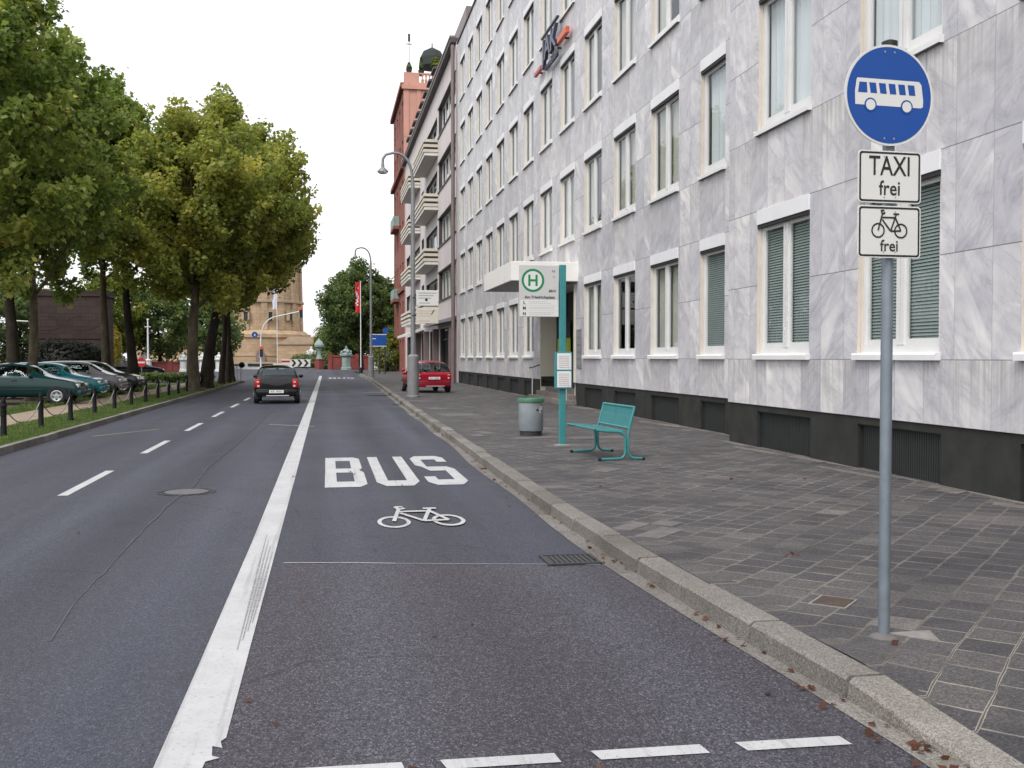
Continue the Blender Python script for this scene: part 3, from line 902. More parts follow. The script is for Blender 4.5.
for X, lst in ((8.025, gl), (7.425, gr_)):
    for a, b in lst:
        w = round(b - a, 2)
        mb = MB()
        if w not in grille_mesh:
            mb.quad((.085, 0, 0), (.085, w, 0), (.085, w, .66), (.085, 0, .66))
            n = int(w / .05)
            for k in range(n):
                yk = (k + .5) * w / n
                mb.box(.07, .084, yk - .019, yk + .019, .02, .64)
            mb.box(.03, .084, 0.001, .025, .001, .659); mb.box(.03, .084, w - .025, w - .001, .001, .659)
            mb.box(.03, .084, .025, w - .025, .001, .02); mb.box(.03, .084, .025, w - .025, .64, .659)
            o = mb.build('cellar_grille', M['grille'], bld); grille_mesh[w] = o
        else:
            o = grille_mesh[w].copy(); C.objects.link(o)
        o.location = (X - 8.0, a - 18.0, GRZ[0] - SW)

# windows: frame > pane, sill, lintel panel, curtain or blind
protos = {}
def make_window(w, style):
    h = WH
    mb = MB()
    x0, x1 = .075, .145
    fw = .065
    mb.box(x0, x1, .035, .035 + fw, 0, h); mb.box(x0, x1, w - .035 - fw, w - .035, 0, h)
    mb.box(x0, x1, .035 + fw, w - .035 - fw, h - fw, h); mb.box(x0, x1, .035 + fw, w - .035 - fw, 0, .13)
    # side guide rails
    mb.box(.045, x1 + .003, .001, .034, 0, h, 1); mb.box(.045, x1 + .003, w - .034, w - .001, 0, h, 1)
    leaves = [(.10, w - .10)]
    if style['split']:
        mb.box(x0 - .012, x1, w / 2 - .085, w / 2 - .012, .13, h - fw); mb.box(x0 - .012, x1, w / 2 + .012, w / 2 + .085, .13, h - fw)
        mb.box(x0 + .02, x1 - .02, w / 2 - .0118, w / 2 + .0118, .13, h - fw)
        leaves = [(.10, w / 2 - .085), (w / 2 + .085, w - .10)]
    for a, b in leaves:    # sash frames
        s = .045
        mb.box(x0 + .012, x1 - .012, a, a + s, .131, h - fw - .001); mb.box(x0 + .012, x1 - .012, b - s, b, .131, h - fw - .001)
        mb.box(x0 + .012, x1 - .012, a + s, b - s, .131, .131 + s + .03); mb.box(x0 + .012, x1 - .012, a + s, b - s, h - fw - s, h - fw - .001)
    fr = mb.build('window', [M['white_frame'], M['cream_jamb']], bld)
    mb = MB()
    for a, b in leaves: mb.quad((.112, a + .04, .20), (.112, b - .04, .20), (.112, b - .04, h - fw - .04), (.112, a + .04, h - fw - .04))
    mb.build('pane', M['glass'], fr)
    mb = MB()
    mb.prism([(-.075, -.005), (-.075, -.075), (-.06, -.075), (-.06, -.018), (.08, .012), (.08, .03)], -.03, w + .03, 'y')
    mb.box(-.075, .02, -.034, -.03, -.075, .02); mb.box(-.075, .02, w + .03, w + .034, -.075, .02)
    mb.build('sill', M['sill'], fr)
    mb = MB(); mb.rbox(-.022, .05, .002, w - .002, h + .0, h + .245, .004)
    mb.box(-.006, .05, .01, w - .01, h - .055, h - .002, 1)
    mb.build('lintel_panel', [M['lintel'], M['grille']], fr)
    if style['fill'] == 'blind':
        mb = MB()
        z = style.get('z0', .15)
        while z < h - .10:
            mb.quad((.150, .09, z), (.150, w - .09, z), (.168, w - .09, z + .040), (.168, .09, z + .040)); z += .045
        mb.build('blind', M['blind'], fr)
    elif style['fill'] == 'curtain':
        mb = MB()
        def cur(a, b):
            n = int((b - a) / .05)
            for k in range(n):
                ya, yb = lerp(a, b, k / n), lerp(a, b, (k + 1) / n)
                xa, xb = .22 + .03 * math.sin(k * 1.7), .22 + .03 * math.sin((k + 1) * 1.7)
                mb.quad((xa, ya, .1), (xb, yb, .1), (xb, yb, h), (xa, ya, h))
        cur(w * style['c'], w - .05)
        if style.get('c2'): cur(.05, w * style['c2'])
        mb.build('curtain', M['sky_sheer'] if style.get('sky_sheer') else M['curtain'], fr)  # pale version carries the reflected sky's brightness in its colour
    return fr
wr = random.Random(12)
STY = [dict(fill='curtain', split=True, c=.55), dict(fill='curtain', split=True, c=.72, c2=.22), dict(fill='none', split=True), dict(fill='curtain', split=True, c=.30), dict(fill='curtain', split=True, c=.05)]
used_proto = set()
for X, a, b, sz, fi, ci, side in wins:
    w = round(b - a, 2)
    if side == 'r': st, key = (dict(fill='blind', split=True), 'rb') if fi == 0 else (dict(fill='curtain', split=True, c=.02, sky_sheer=True), 'rn')
    elif ci == 0: st, key = (dict(fill='blind', split=False, z0=.13), 'nb') if fi == 0 else (dict(fill='curtain', split=False, c=.35, sky_sheer=True), 'nn')
    else:
        k = wr.choice([0, 1, 2, 3, 4] if fi < 2 else [0, 1, 3, 4, 4]); st, key = STY[k], 'l%d' % k
    key = (key, w)
    if key not in protos:
        protos[key] = make_window(w, st); o = protos[key]
    else:
        o = dup(protos[key])
    o.location = (X - 8.0, a - 18.0, sz - SW)
# dark rooms behind the glass
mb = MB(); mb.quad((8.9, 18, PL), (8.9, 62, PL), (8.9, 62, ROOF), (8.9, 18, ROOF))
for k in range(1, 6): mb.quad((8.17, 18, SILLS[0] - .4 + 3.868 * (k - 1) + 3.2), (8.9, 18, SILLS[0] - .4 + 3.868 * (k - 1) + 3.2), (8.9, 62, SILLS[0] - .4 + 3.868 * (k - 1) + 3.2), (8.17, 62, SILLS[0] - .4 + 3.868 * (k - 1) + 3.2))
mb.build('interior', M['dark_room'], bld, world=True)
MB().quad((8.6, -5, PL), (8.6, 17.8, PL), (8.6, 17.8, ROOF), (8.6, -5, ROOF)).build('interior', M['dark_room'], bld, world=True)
mb = MB(); mb.box(7.93, 16, 17.9, 62.25, ROOF, ROOF + .09); mb.box(7.33, 16, -5.1, 17.899, ROOF, ROOF + .09)
mb.build('roof', M['dark_band'], bld, world=True)
mb = MB(); mb.quad((16, -5, 0), (16, 62.2, 0), (16, 62.2, ROOF), (16, -5, ROOF)); mb.build('rear_wall', M['white_render'], bld, world=True)

# entrance: recess, door, canopy, steps, railings
ent_x = 8.65
mb = MB()
E0, E1 = ENT[0] + .004, ENT[1] - .004
mb.quad((8.002, E1, .45), (ent_x, E1, .45), (ent_x, E1, 4.055), (8.002, E1, 4.055)); mb.quad((8.002, E0, .45), (ent_x, E0, .45), (ent_x, E0, 4.055), (8.002, E0, 4.055))
mb.quad((8.002, E0, 4.05), (ent_x, E0, 4.05), (ent_x, E1, 4.05), (8.002, E1, 4.05))
mb.quad((ent_x, E0, .45), (ent_x, 33.2, .45), (ent_x, 33.2, 4.06), (ent_x, E0, 4.06))
mb.box(7.955, 8.03, ENT[0] - .12, ENT[0], .88, 4.1)
mb.build('entrance_recess', M['cream'], bld, world=True)
dr = MB()
D0, D1 = 33.2, 37.69
dr.quad((ent_x + .04, D0, .61), (ent_x + .04, D1, .61), (ent_x + .04, D1, 4.05), (ent_x + .04, D0, 4.05), 1)
for yy in (D0, 34.7, 36.15, D1 - .08): dr.box(ent_x - .02, ent_x + .03, yy, yy + .08, .61, 4.05)
for ya, yb2 in ((D0 + .08, 34.7), (34.78, 36.15), (36.23, D1 - .08)): dr.box(ent_x - .02, ent_x + .03, ya, yb2, 3.05, 3.15)
door = dr.build('door', [M['grille'], M['dark_room']], bld, world=True)
MB().box(ent_x - .06, ent_x - .03, 36.05, 36.08, 1.3, 1.9).build('handle', M['steel'], door, world=True)
mb = MB(); mb.box(ent_x - .07, ent_x - .045, 35.3, 37.3, 1.72, 2.40, 0); mb.box(ent_x - .07, ent_x - .045, 35.3, 37.3, 2.402, 3.0, 1)
pst = mb.build('poster', [M['yellow_poster'], M['dark_room']], door, world=True)
mb = MB(); mb.sphere((ent_x - .075, 36.4, 2.68), (.012, .30, .24)); mb.build('portrait', M['skin_print'], pst, world=True)
mb = MB()
mb.rbox(5.80, 8.02, 31.83, 37.5, 4.16, 4.78, .015)
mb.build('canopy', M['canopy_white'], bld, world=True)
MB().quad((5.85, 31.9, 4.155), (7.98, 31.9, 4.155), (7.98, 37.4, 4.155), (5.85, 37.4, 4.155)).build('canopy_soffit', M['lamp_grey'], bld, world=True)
for k in range(3):
    MB().rbox(7.60 + .30 * k, ent_x + .1, ENT[0] - .15 + .05 * k if k < 2 else ENT[0], ENT[1] + .3 if k < 2 else ENT[1], SW - .02 if k == 0 else SW + .16 * k - .015, SW + .16 * (k + 1), .012).build('step', M['step'], bld, world=True)
MB().box(8.03, ent_x - .03, ENT[1] - .03, ENT[1] - .008, .61, .98).build('plinth', M['plinth'], bld, world=True)
for yy in (ENT[0] + .05, ENT[1] + .12):
    mb = MB(); mb.tube([(7.72, yy, .28), (7.72, yy, 1.32)], .022); rl = mb.build('railing', M['white_frame'], bld, True, world=True)
    mb = MB(); mb.tube([(7.60, yy, 1.30), (7.75, yy, 1.33), (8.55, yy - .08, 1.62)], .022); mb.build('handrail', M['iron'], rl, True, world=True)
mb = MB(); mb.box(7.972, 7.995, 31.32, 31.92, 1.35, 2.6); pl = mb.build('name_plaque', M['lamp_grey'], bld, world=True)
mb = MB()
for k in range(5): mb.box(7.966, 7.971, 31.37, 31.87, 1.45 + .23 * k, 1.6 + .23 * k)
mb.build('inscription', M['sign_edge'], pl, world=True)

# illuminated-style sign letters on the facade (unlit)
fs = thing('facade_sign', 'dark letter sign with orange bars high on the marble facade', 'wall sign', (7.95, 35.1, 12.3))
lettering('letters', 'JAK', 1.05, fs, (-.16, 0, .12), M['navy'], (R(90), 0, R(-90)), 1.35, .06, bold=.02)
lettering('small_letters', 'Immobilien', .34, fs, (-.12, -.1, -.26), M['navy'], (R(90), 0, R(-90)), 1.25, .04)
mb = MB(); mb.rbox(-.20, -.06, -2.55, -1.25, .06, .28, .02); mb.build('bar', M['orange'], fs)
mb = MB(); mb.rbox(-.18, -.06, 1.55, 2.7, .0, .15, .02); mb.build('bar', M['signred'], fs)
mb = MB(); mb.rbox(-.2, -.1, -1.2, 1.4, 1.0, 1.07, .01); mb.build('top_bar', M['navy'], fs)
mb = MB()
for yy in (-2, -.9, .2, 1.2, 2.2): mb.box(-.09, .048, yy - .03, yy + .03, .02, .08)
mb.build('brackets', M['iron'], fs)

# ------------------------------------------------------------------ neighbouring building with balconies
nb = thing('apartment_house', 'pale apartment house with banded balconies and ground floor shops', 'building', (8.0, 62.6, SW))
NX, NY0, NY1, NR = 7.96, 62.6, 104., 21.2
NS = [5.75, 9.6, 13.55, 17.45]
nh = []
for z in NS: nh += [(62.95, 72.6, z, z + 2.0), (73.6, 81.9, z - .9, z + 1.75), (84., 86., z, z + 2.), (87.6, 96., z - .9, z + 1.75), (98., 102.5, z, z + 2.)]
nh += [(63.2, 71.9, .35, 3.7), (74.5, 79., .35, 3.7), (81., 86., .35, 3.7), (88., 95., .35, 3.7), (97., 102., .35, 3.7)]
mb = MB(); wall_faces(mb, NX, NY0, NY1, 0, NR, nh, .35)
mb.quad((NX, NY1, 0), (16, NY1, 0), (16, NY1, NR), (NX, NY1, NR)); mb.quad((NX, NY0, 0), (16, NY0, 0), (16, NY0, NR), (NX, NY0, NR))
mb.build('wall', [M['pink_render'], M['dark_band']], nb, world=True)
mb = MB(); mb.box(7.60, 16, NY0, NY1 + .1, NR, NR + .28); mb.box(7.55, 7.95, NY0, NY1 + .1, NR + .28, NR + .40, 1); mb.build('roof', [M['dark_band'], M['pipe_brown']], nb, world=True)
def window_strip(a, b, z0, z1, n, X=NX + .25):
    mb = MB(); w = (b - a) / n
    mb.box(X, X + .08, a, b, z0, z0 + .09); mb.box(X, X + .08, a, b, z1 - .09, z1)
    for k in range(n + 1):
        yk = a + w * k
        mb.box(X - .004, X + .08, max(a, yk - .07), min(b, yk + .07), z0 + .09, z1 - .09)
    fr = mb.build('window', M['white_frame'], nb, world=True)
    MB().quad((X + .05, a, z0), (X + .05, b, z0), (X + .05, b, z1), (X + .05, a, z1)).build('pane', M['glass'], fr, world=True)
    MB().quad((X + .25, a, z0), (X + .25, b, z0), (X + .25, b, z1), (X + .25, a, z1)).build('curtain', M['curtain'] if n > 3 else M['dark_room'], fr, world=True)
for z in NS:
    window_strip(62.95, 72.6, z, z + 2., 5)
    mb = MB(); mb.box(NX - .07, NX, 62.7, 73.0, z - .10, z - .01); mb.box(NX - .05, NX, 62.7, 73., z + 2.0, z + 2.07); mb.build('sill_band', M['dark_band'], nb, world=True)
    for a, b in ((73.6, 81.9), (87.6, 96.)): window_strip(a, b, z - .9, z + 1.75, 3)
    window_strip(84., 86., z, z + 2., 1); window_strip(98., 102.5, z, z + 2., 2)
for a, b in ((63.2, 71.9), (74.5, 79.), (81., 86.), (88., 95.), (97., 102.)):
    X = NX + .2
    mb = MB(); n = max(2, int((b - a) / 2.4)); w = (b - a) / n
    for k in range(n + 1): mb.box(X, X + .1, max(a, a + w * k - .06), min(b, a + w * k + .06), .35, 3.7)
    mb.box(X + .01, X + .09, a + .06, b - .06, 2.9, 3.0); mb.box(X + .01, X + .09, a + .06, b - .06, .35, .6)
    sf = mb.build('shop_front', M['grille'], nb, world=True)
    MB().quad((X + .06, a, .5), (X + .06, b, .5), (X + .06, b, 3.7), (X + .06, a, 3.7)).build('pane', M['glass'], sf, world=True)
    MB().quad((X + .9, a - .5, .35), (X + .9, b + .5, .35), (X + .9, b + .5, 3.75), (X + .9, a - .5, 3.75)).build('shop_display', M['cream'] if a < 70 else M['dark_room'], sf, world=True)
def balcony(y0, y1, z):
    x0, x1 = 6.98, NX
    mb = MB()
    mb.box(x0, x1 - .002, y0, y1, z - .22, z, 0)
    b = mb.build('balcony', M['white_render'], nb, world=True)
    for k in range(3):
        za = z + .02 + .36 * k
        mb = MB()
        mb.box(x0 - .06, x0 + .02, y0 - .05, y1 + .05, za, za + .20); mb.box(x0 + .021, x1 - .004, y0 - .05, y0 + .03, za, za + .20); mb.box(x0 + .021, x1 - .004, y1 - .03, y1 + .05, za, za + .20)
        mb.build('parapet_band', M['cream'], b, world=True)
    mb = MB()
    mb.box(x0 + .03, x0 + .06, y0 + .05, y1 - .05, z, z + .9); mb.box(x0 + .06, x1 - .004, y0 + .04, y0 + .07, z, z + .9)
    mb.build('parapet_back', M['dark_band'], b, world=True)
    MB().quad((x0, y0, z - .224), (x1 - .003, y0, z - .224), (x1 - .003, y1, z - .224), (x0, y1, z - .224)).build('soffit', M['cream_jamb'], b, world=True)
for z in NS:
    balcony(73.2, 82.3, z - .95)
    balcony(87.2, 96.4, z - .95)
MB().tube([(7.72, 62.45, SW), (7.72, 62.45, ROOF)], .12, 12).build('drainpipe', M['pipe_brown'], nb, True, world=True)
for yy in (63., 72.8, 79.8, 87.): MB().box(7.55, NX - .01, yy, yy + .5, SW, 3.75).build('pillar', M['pipe_brown'], nb, world=True)
mb = MB(); mb.prism([(6.9, 3.85), (6.9, 4.02), (NX, 4.32), (NX, 4.05)], 62.7, 73.5, 'y'); mb.build('awning', M['lamp_grey'], nb, world=True)
mb = MB(); mb.prism([(6.6, 3.5), (6.6, 3.7), (NX, 4.2), (NX, 4.0)], 84., 96.5, 'y'); mb.build('awning', M['white_render'], nb, world=True)
# attic and roof terrace
mb = MB(); mb.box(8.6, 15.5, 62.7, 70, NR + .28, NR + 2.3); mb.build('attic', M['pipe_brown'], nb, world=True)
mb = MB()
for k in range(8):
    yy = 74 + 3.4 * k
    mb.box(7.9, 10.5, yy, yy + 1.6, NR + .3, NR + 1.5)
    mb.prism([(7.7, NR + 1.5), (10.5, NR + 1.5), (10.5, NR + 1.9), (9., NR + 1.95), (7.7, NR + 1.65)], yy - .15, yy + 1.75, 'y', 1)
mb.build('dormers', [M['lamp_grey'], M['dark_band']], nb, world=True)

# ------------------------------------------------------------------ red corner building
rb = thing('corner_building', 'tall red sandstone corner building with salmon side wall', 'building', (8.0, 104.3, SW))
RX, RY0, RY1, RZ = 7.9, 104.4, 121., 29.9
fz = [5.2, 9.3, 13.6, 17.8, 22.0, 26.0]
rh = []
for z in fz:
    for k in range(4): rh.append((106. + 3.8 * k, 107.7 + 3.8 * k, z, z + 2.4))
rh += [(106. + 3.8 * k, 108. + 3.8 * k, .6, 3.6) for k in range(4)]
mb = MB(); wall_faces(mb, RX, RY0, RY1, 0, RZ, rh, .3, 0, 0)
mb.quad((RX, RY1, 0), (20, RY1, 0), (20, RY1, RZ), (RX, RY1, RZ))
mb.build('wall', M['sandstone_red'], rb, world=True)
mb = MB(); mb.quad((RX, RY0, 0), (20, RY0, 0), (20, RY0, RZ), (RX, RY0, RZ)); mb.build('side_wall', M['salmon'], rb, world=True)
mb = MB(); mb.box(RX - .06, RX + .5, RY0 - .08, RY0 - .003, 20, RZ - .01); mb.box(RX + 1.3, RX + 1.7, RY0 - .08, RY0 - .003, 20, RZ - .6); mb.box(RX - .25, 20, RY0 - .25, RY0 - .005, RZ - .75, RZ - .35); mb.box(RX - .06, 20, RY0 - .1, RY0 - .004, 24.3, 24.6)
mb.build('side_trim', M['salmon'], rb, world=True)
for z in (8.6, 21.1, 29.4):
    MB().box(RX - .38 if z > 21 else RX - .25, RX - .003, RY0, RY1 + .4, z, z + .45).build('cornice', M['sandstone_red'], rb, world=True)
for (a, b, c, d) in rh:
    mb = MB(); X = RX + .2
    mb.box(X, X + .08, a, a + .12, c, d); mb.box(X, X + .08, b - .12, b, c, d); mb.box(X, X + .08, a + .12, b - .12, c, c + .12); mb.box(X, X + .08, a + .12, b - .12, d - .12, d); mb.box(X, X + .08, (a + b) / 2 - .05, (a + b) / 2 + .05, c + .12, d - .12)
    f = mb.build('window', M['white_frame'], rb, world=True)
    MB().quad((X + .04, a, c), (X + .04, b, c), (X + .04, b, d), (X + .04, a, d)).build('pane', M['glass'], f, world=True)
    MB().quad((X + .3, a, c), (X + .3, b, c), (X + .3, b, d), (X + .3, a, d)).build('curtain', M['curtain'], f, world=True)
MB().quad((RX, RY0, RZ), (20, RY0, RZ), (20, RY1, RZ), (RX, RY1, RZ)).build('roof', M['concrete'], rb, world=True)
bal = MB()
for k in range(9): bal.lathe([(.10, 0), (.16, .25), (.07, .55), (.13, .85)], RX + 1.9 + .36 * k, RY0 + .15, 8, cz=RZ)
bal.box(RX + 1.6, RX + 5.3, RY0 + .02, RY0 + .3, RZ + .85, RZ + 1.0); bal.box(RX - .02, RX + 1.55, RY0 + .02, RY0 + .35, RZ, RZ + 1.0)
bal.build('balustrade', M['salmon'], rb, world=True)
for z in (8.2, 16.2):
    mb = MB(); mb.box(7.25, RX - .01, 112., 117.5, z - .35, z); b = mb.build('balcony', M['sandstone_red'], rb, world=True)
    mb = MB()
    mb.box(7.27, 7.32, 112., 117.5, z, z + 1.05); mb.box(7.33, RX - .02, 112.02, 112.07, z, z + 1.05)
    mb.build('railing', M['copper'], b, world=True)
# roof-top parasol, plants and weather vane
pr = thing('parasol', 'large dark parasol on the red building\'s roof terrace', 'parasol', (11.1, 107.5, RZ))
mb = MB(); mb.tube([(0, 0, 0), (0, 0, 5.0)], .06, 8); mb.build('pole', M['iron'], pr)
mb = MB(); mb.lathe([(1.35, 2.4), (1.4, 2.5), (1.3, 3.4), (.95, 4.1), (.05, 4.6)], n=28); mb.build('canopy', M['parasol'], pr)
def leaf_cloud(name, mat, P, tone, size, parent=None, seed=0, flat=0.):
    rg = np.random.default_rng(seed)
    n = len(P)
    nv = rg.normal(size=(n, 3)); nv[:, 2] = np.abs(nv[:, 2]) + .25 + flat
    nv /= np.linalg.norm(nv, axis=1)[:, None]
    t = rg.normal(size=(n, 3)); t -= nv * (t * nv).sum(1)[:, None]; t /= np.linalg.norm(t, axis=1)[:, None]
    b = np.cross(nv, t)
    s = (size * rg.uniform(.6, 1.25, n))[:, None]
    v = np.empty((n, 4, 3))
    v[:, 0] = P - t * s * .55; v[:, 1] = P + b * s * .42 + nv * s * .12; v[:, 2] = P + t * s * .55; v[:, 3] = P - b * s * .42 + nv * s * .12
    me = bpy.data.meshes.new(name)
    me.vertices.add(4 * n); me.vertices.foreach_set('co', v.ravel().astype(np.float32))
    me.loops.add(4 * n); me.loops.foreach_set('vertex_index', np.arange(4 * n, dtype=np.int32))
    me.polygons.add(n); me.polygons.foreach_set('loop_start', np.arange(0, 4 * n, 4, dtype=np.int32)); me.polygons.foreach_set('loop_total', np.full(n, 4, dtype=np.int32))
    me.update(calc_edges=True)
    at = me.attributes.new('leaf_tone', 'FLOAT', 'POINT'); at.data.foreach_set('value', np.repeat(np.clip(tone, 0, 1), 4).astype(np.float32))
    me.materials.append(mat)
    o = bpy.data.objects.new(name, me); C.objects.link(o)
    if parent is not None: o.parent = parent
    return o
def shrub_points(n, r, c, seed):
    rg = np.random.default_rng(seed)
    d = rg.normal(size=(n, 3)); d /= np.linalg.norm(d, axis=1)[:, None]
    k = 14
    cl = rg.normal(size=(k, 3)); cl /= np.linalg.norm(cl, axis=1)[:, None]
    amp = 1 + .28 * np.max(np.clip(d @ cl.T, 0, 1) ** 6, axis=1) - .15
    rr = rg.uniform(.45, 1., n) ** .4
    return d * (rr * amp)[:, None] * np.array(r) + np.array(c), np.clip(rg.normal(.45, .2, n), 0, 1)
def potted(name, label, loc, h, w, mat, seed, conical=True):
    t = thing(name, label, 'potted plant', loc)
    mb = MB(); mb.lathe([(.22, 0), (.32, .5), (.34, .55)], n=12); mb.build('pot', M['iron'], t, True)
    P, tone = shrub_points(500, (w, w, h / 2), (0, 0, .5 + h / 2), seed)
    if conical: P[:, :2] *= (1.25 - .95 * ((P[:, 2] - .5) / h).clip(0, 1))[:, None]
    leaf_cloud('foliage', mat, P, tone, .22, t, seed)
potted('potted_conifer', 'small pointed conifer on the roof parapet corner', (8.45, 105.0, RZ + .95), .7, .32, M['leaf_dark'], 1)
potted('potted_conifer', 'taller dark conifer on the roof beside the parasol', (9.75, 105.4, RZ + .95), 1.5, .24, M['leaf_dark'], 2)
potted('potted_shrub', 'yellow green shrub in front of the roof parasol', (11.2, 104.9, RZ + .95), 1.3, .55, M['leaf_lime'], 3, False)
wv = thing('weather_vane', 'thin antenna with small figure above the red building', 'antenna', (8.55, 106, RZ))
MB().tube([(0, 0, 0), (0, 0, 5.3)], .035, 6).build('mast', M['iron'], wv)
mb = MB(); mb.box(-.12, .12, -.03, .03, 4.6, 5.4); mb.box(-.3, .3, -.02, .02, 4.3, 4.38); mb.build('figure', M['iron'], wv)

# ------------------------------------------------------------------ water tower
wt = thing('stone_tower', 'ochre sandstone tower closing the view at the road end', 'tower', (-12.6, 194, 0))
mb = MB()
mb.lathe([(8.05, 6.5), (7.95, 8), (7.6, 28), (7.6, 28.2), (8.3, 28.8), (8.3, 29.6)], n=48)
for k in range(16):
    a = 2 * math.pi * (k + .5) / 16
    c, s = math.cos(a), math.sin(a)
    q = lambda r, t, z: (r * c - t * s, r * s + t * c, z)
    r0 = 7.4
    vs = [q(r0, -.55, 6.6), q(r0 + .9, -.55, 6.6), q(r0 + .9, .55, 6.6), q(r0, .55, 6.6), q(r0 - .3, -.55, 28), q(r0 + .5, -.55, 28), q(r0 + .5, .55, 28), q(r0 - .3, .55, 28)]
    mb.add(vs, [(0, 1, 5, 4), (1, 2, 6, 5), (2, 3, 7, 6), (4, 5, 6, 7)])
mb.build('shaft', M['tower_stone'], wt)
mb = MB(); mb.lathe([(9.4, 0), (9.4, 5.2), (9.7, 5.3), (9.7, 5.9), (9.2, 6.0), (8.6, 6.5), (8.0, 6.6)], n=48); mb.build('base', M['tower_stone'], wt)
mb = MB(); mb.lathe([(8.3, 29.6), (6, 33), (3, 35.5), (2.6, 39), (2.7, 39.2), (1.2, 41.5), (.1, 43)], n=32); mb.build('roof', M['copper'], wt)
mb = MB(); mb.lathe([(9.44, 1.9), (9.5, 1.95), (9.5, 2.2), (9.44, 2.25)], n=48); mb.lathe([(8.35, 11.6), (8.4, 11.65), (8.4, 12.0), (8.2, 12.05)], n=48); mb.build('string_course', M['tower_trim'], wt)
def tower_window(x, z, w, h, R_):
    a = math.asin(x / R_)
    M4 = Matrix.Rotation(a, 4, 'Z')
    mb = MB(); mb.box(-w / 2, w / 2, -R_ - .25, -R_ + .3, z, z + h); mb.xform(M4)
    f = mb.build('window', M['dark_room'], wt)
    mb = MB(); mb.box(-w / 2 - .25, -w / 2 - .002, -R_ - .4, -R_ + .3, z, z + h); mb.box(w / 2 + .002, w / 2 + .25, -R_ - .4, -R_ + .3, z, z + h); mb.box(-w / 2 - .25, w / 2 + .25, -R_ - .4, -R_ + .3, z + h + .002, z + h + .3); mb.xform(M4); mb.build('frame', M['tower_trim'], f)
for x in (-4.6, -1.5, 2.6, 6.): tower_window(x, 8.4, .7, 1.4, 8.35)
for x in (-5.6,): tower_window(x, 2.6, 2.6, 2.4, 9.2)
mb = MB(); mb.prism([(-.8, 0), (.8, 0), (.8, 2.2), (.5, 2.9), (0, 3.15), (-.5, 2.9), (-.8, 2.2)], -9.75, -9., 'y'); mb.xform(Matrix.Translation((1.0, 0, 0))); mb.build('door', M['pipe_brown'], wt)
for side, x0, x1, zt in ((1, 4., 13.2, 4.0), (-1, -20., -5., 4.4)):
    mb = MB(); mb.box(x0, x1, -9.9, 4, 0, zt); w_ = mb.build('side_wing', M['tower_stone'], wt)
    mb = MB(); mb.box(x0 - .2, x1 + .2, -10.1, 4.2, zt, zt + .45); mb.prism([(x0 + .4, zt + .45), (x1 - .2, zt + .45), (x1 - 2.4, zt + 1.4), (x0 + 2, zt + 1.4)], -9, 3, 'y'); mb.build('parapet', M['tower_trim'], w_)
mb = MB(); mb.box(-25, 16, -12.5, -10.2, 0, .9); mb.build('terrace', M['tower_trim'], wt)

# ------------------------------------------------------------------ dark stone block among the trees
ds = thing('stone_monument', 'dark brown stone block monument standing behind the parked cars', 'monument', (-19., 82, .1))
mb = MB(); mb.box(-2.6, 2.55, -1.6, 1.6, 0, 6.2); mb.box(-2.75, 2.7, -1.75, 1.75, 0, .9); mb.build('block', M['dark_stone'], ds)
mb = MB(); mb.box(-2.7, 2.65, -1.7, 1.7, 6.2, 6.6); mb.build('coping', M['dark_stone'], ds)
MB().box(-2.5, 2.4, -1.66, -1.605, 3.0, 3.2).build('ledge', M['dark_stone'], ds)
mb = MB()
for x in (-1.6, .9):
    for k in range(20):
        a, b = 2 * math.pi * k / 20, 2 * math.pi * (k + 1) / 20
        q = lambda r, t: (x + 1.25 * r * math.cos(t), 4.2 + .6 * r * math.sin(t))
        p0, p1, p2, p3 = q(.8, a), q(1., a), q(1., b), q(.8, b)
        mb.prism([p0, p1, p2, p3], -1.615, -1.59, 'y')
mb.build('relief', M['dark_stone'], ds)

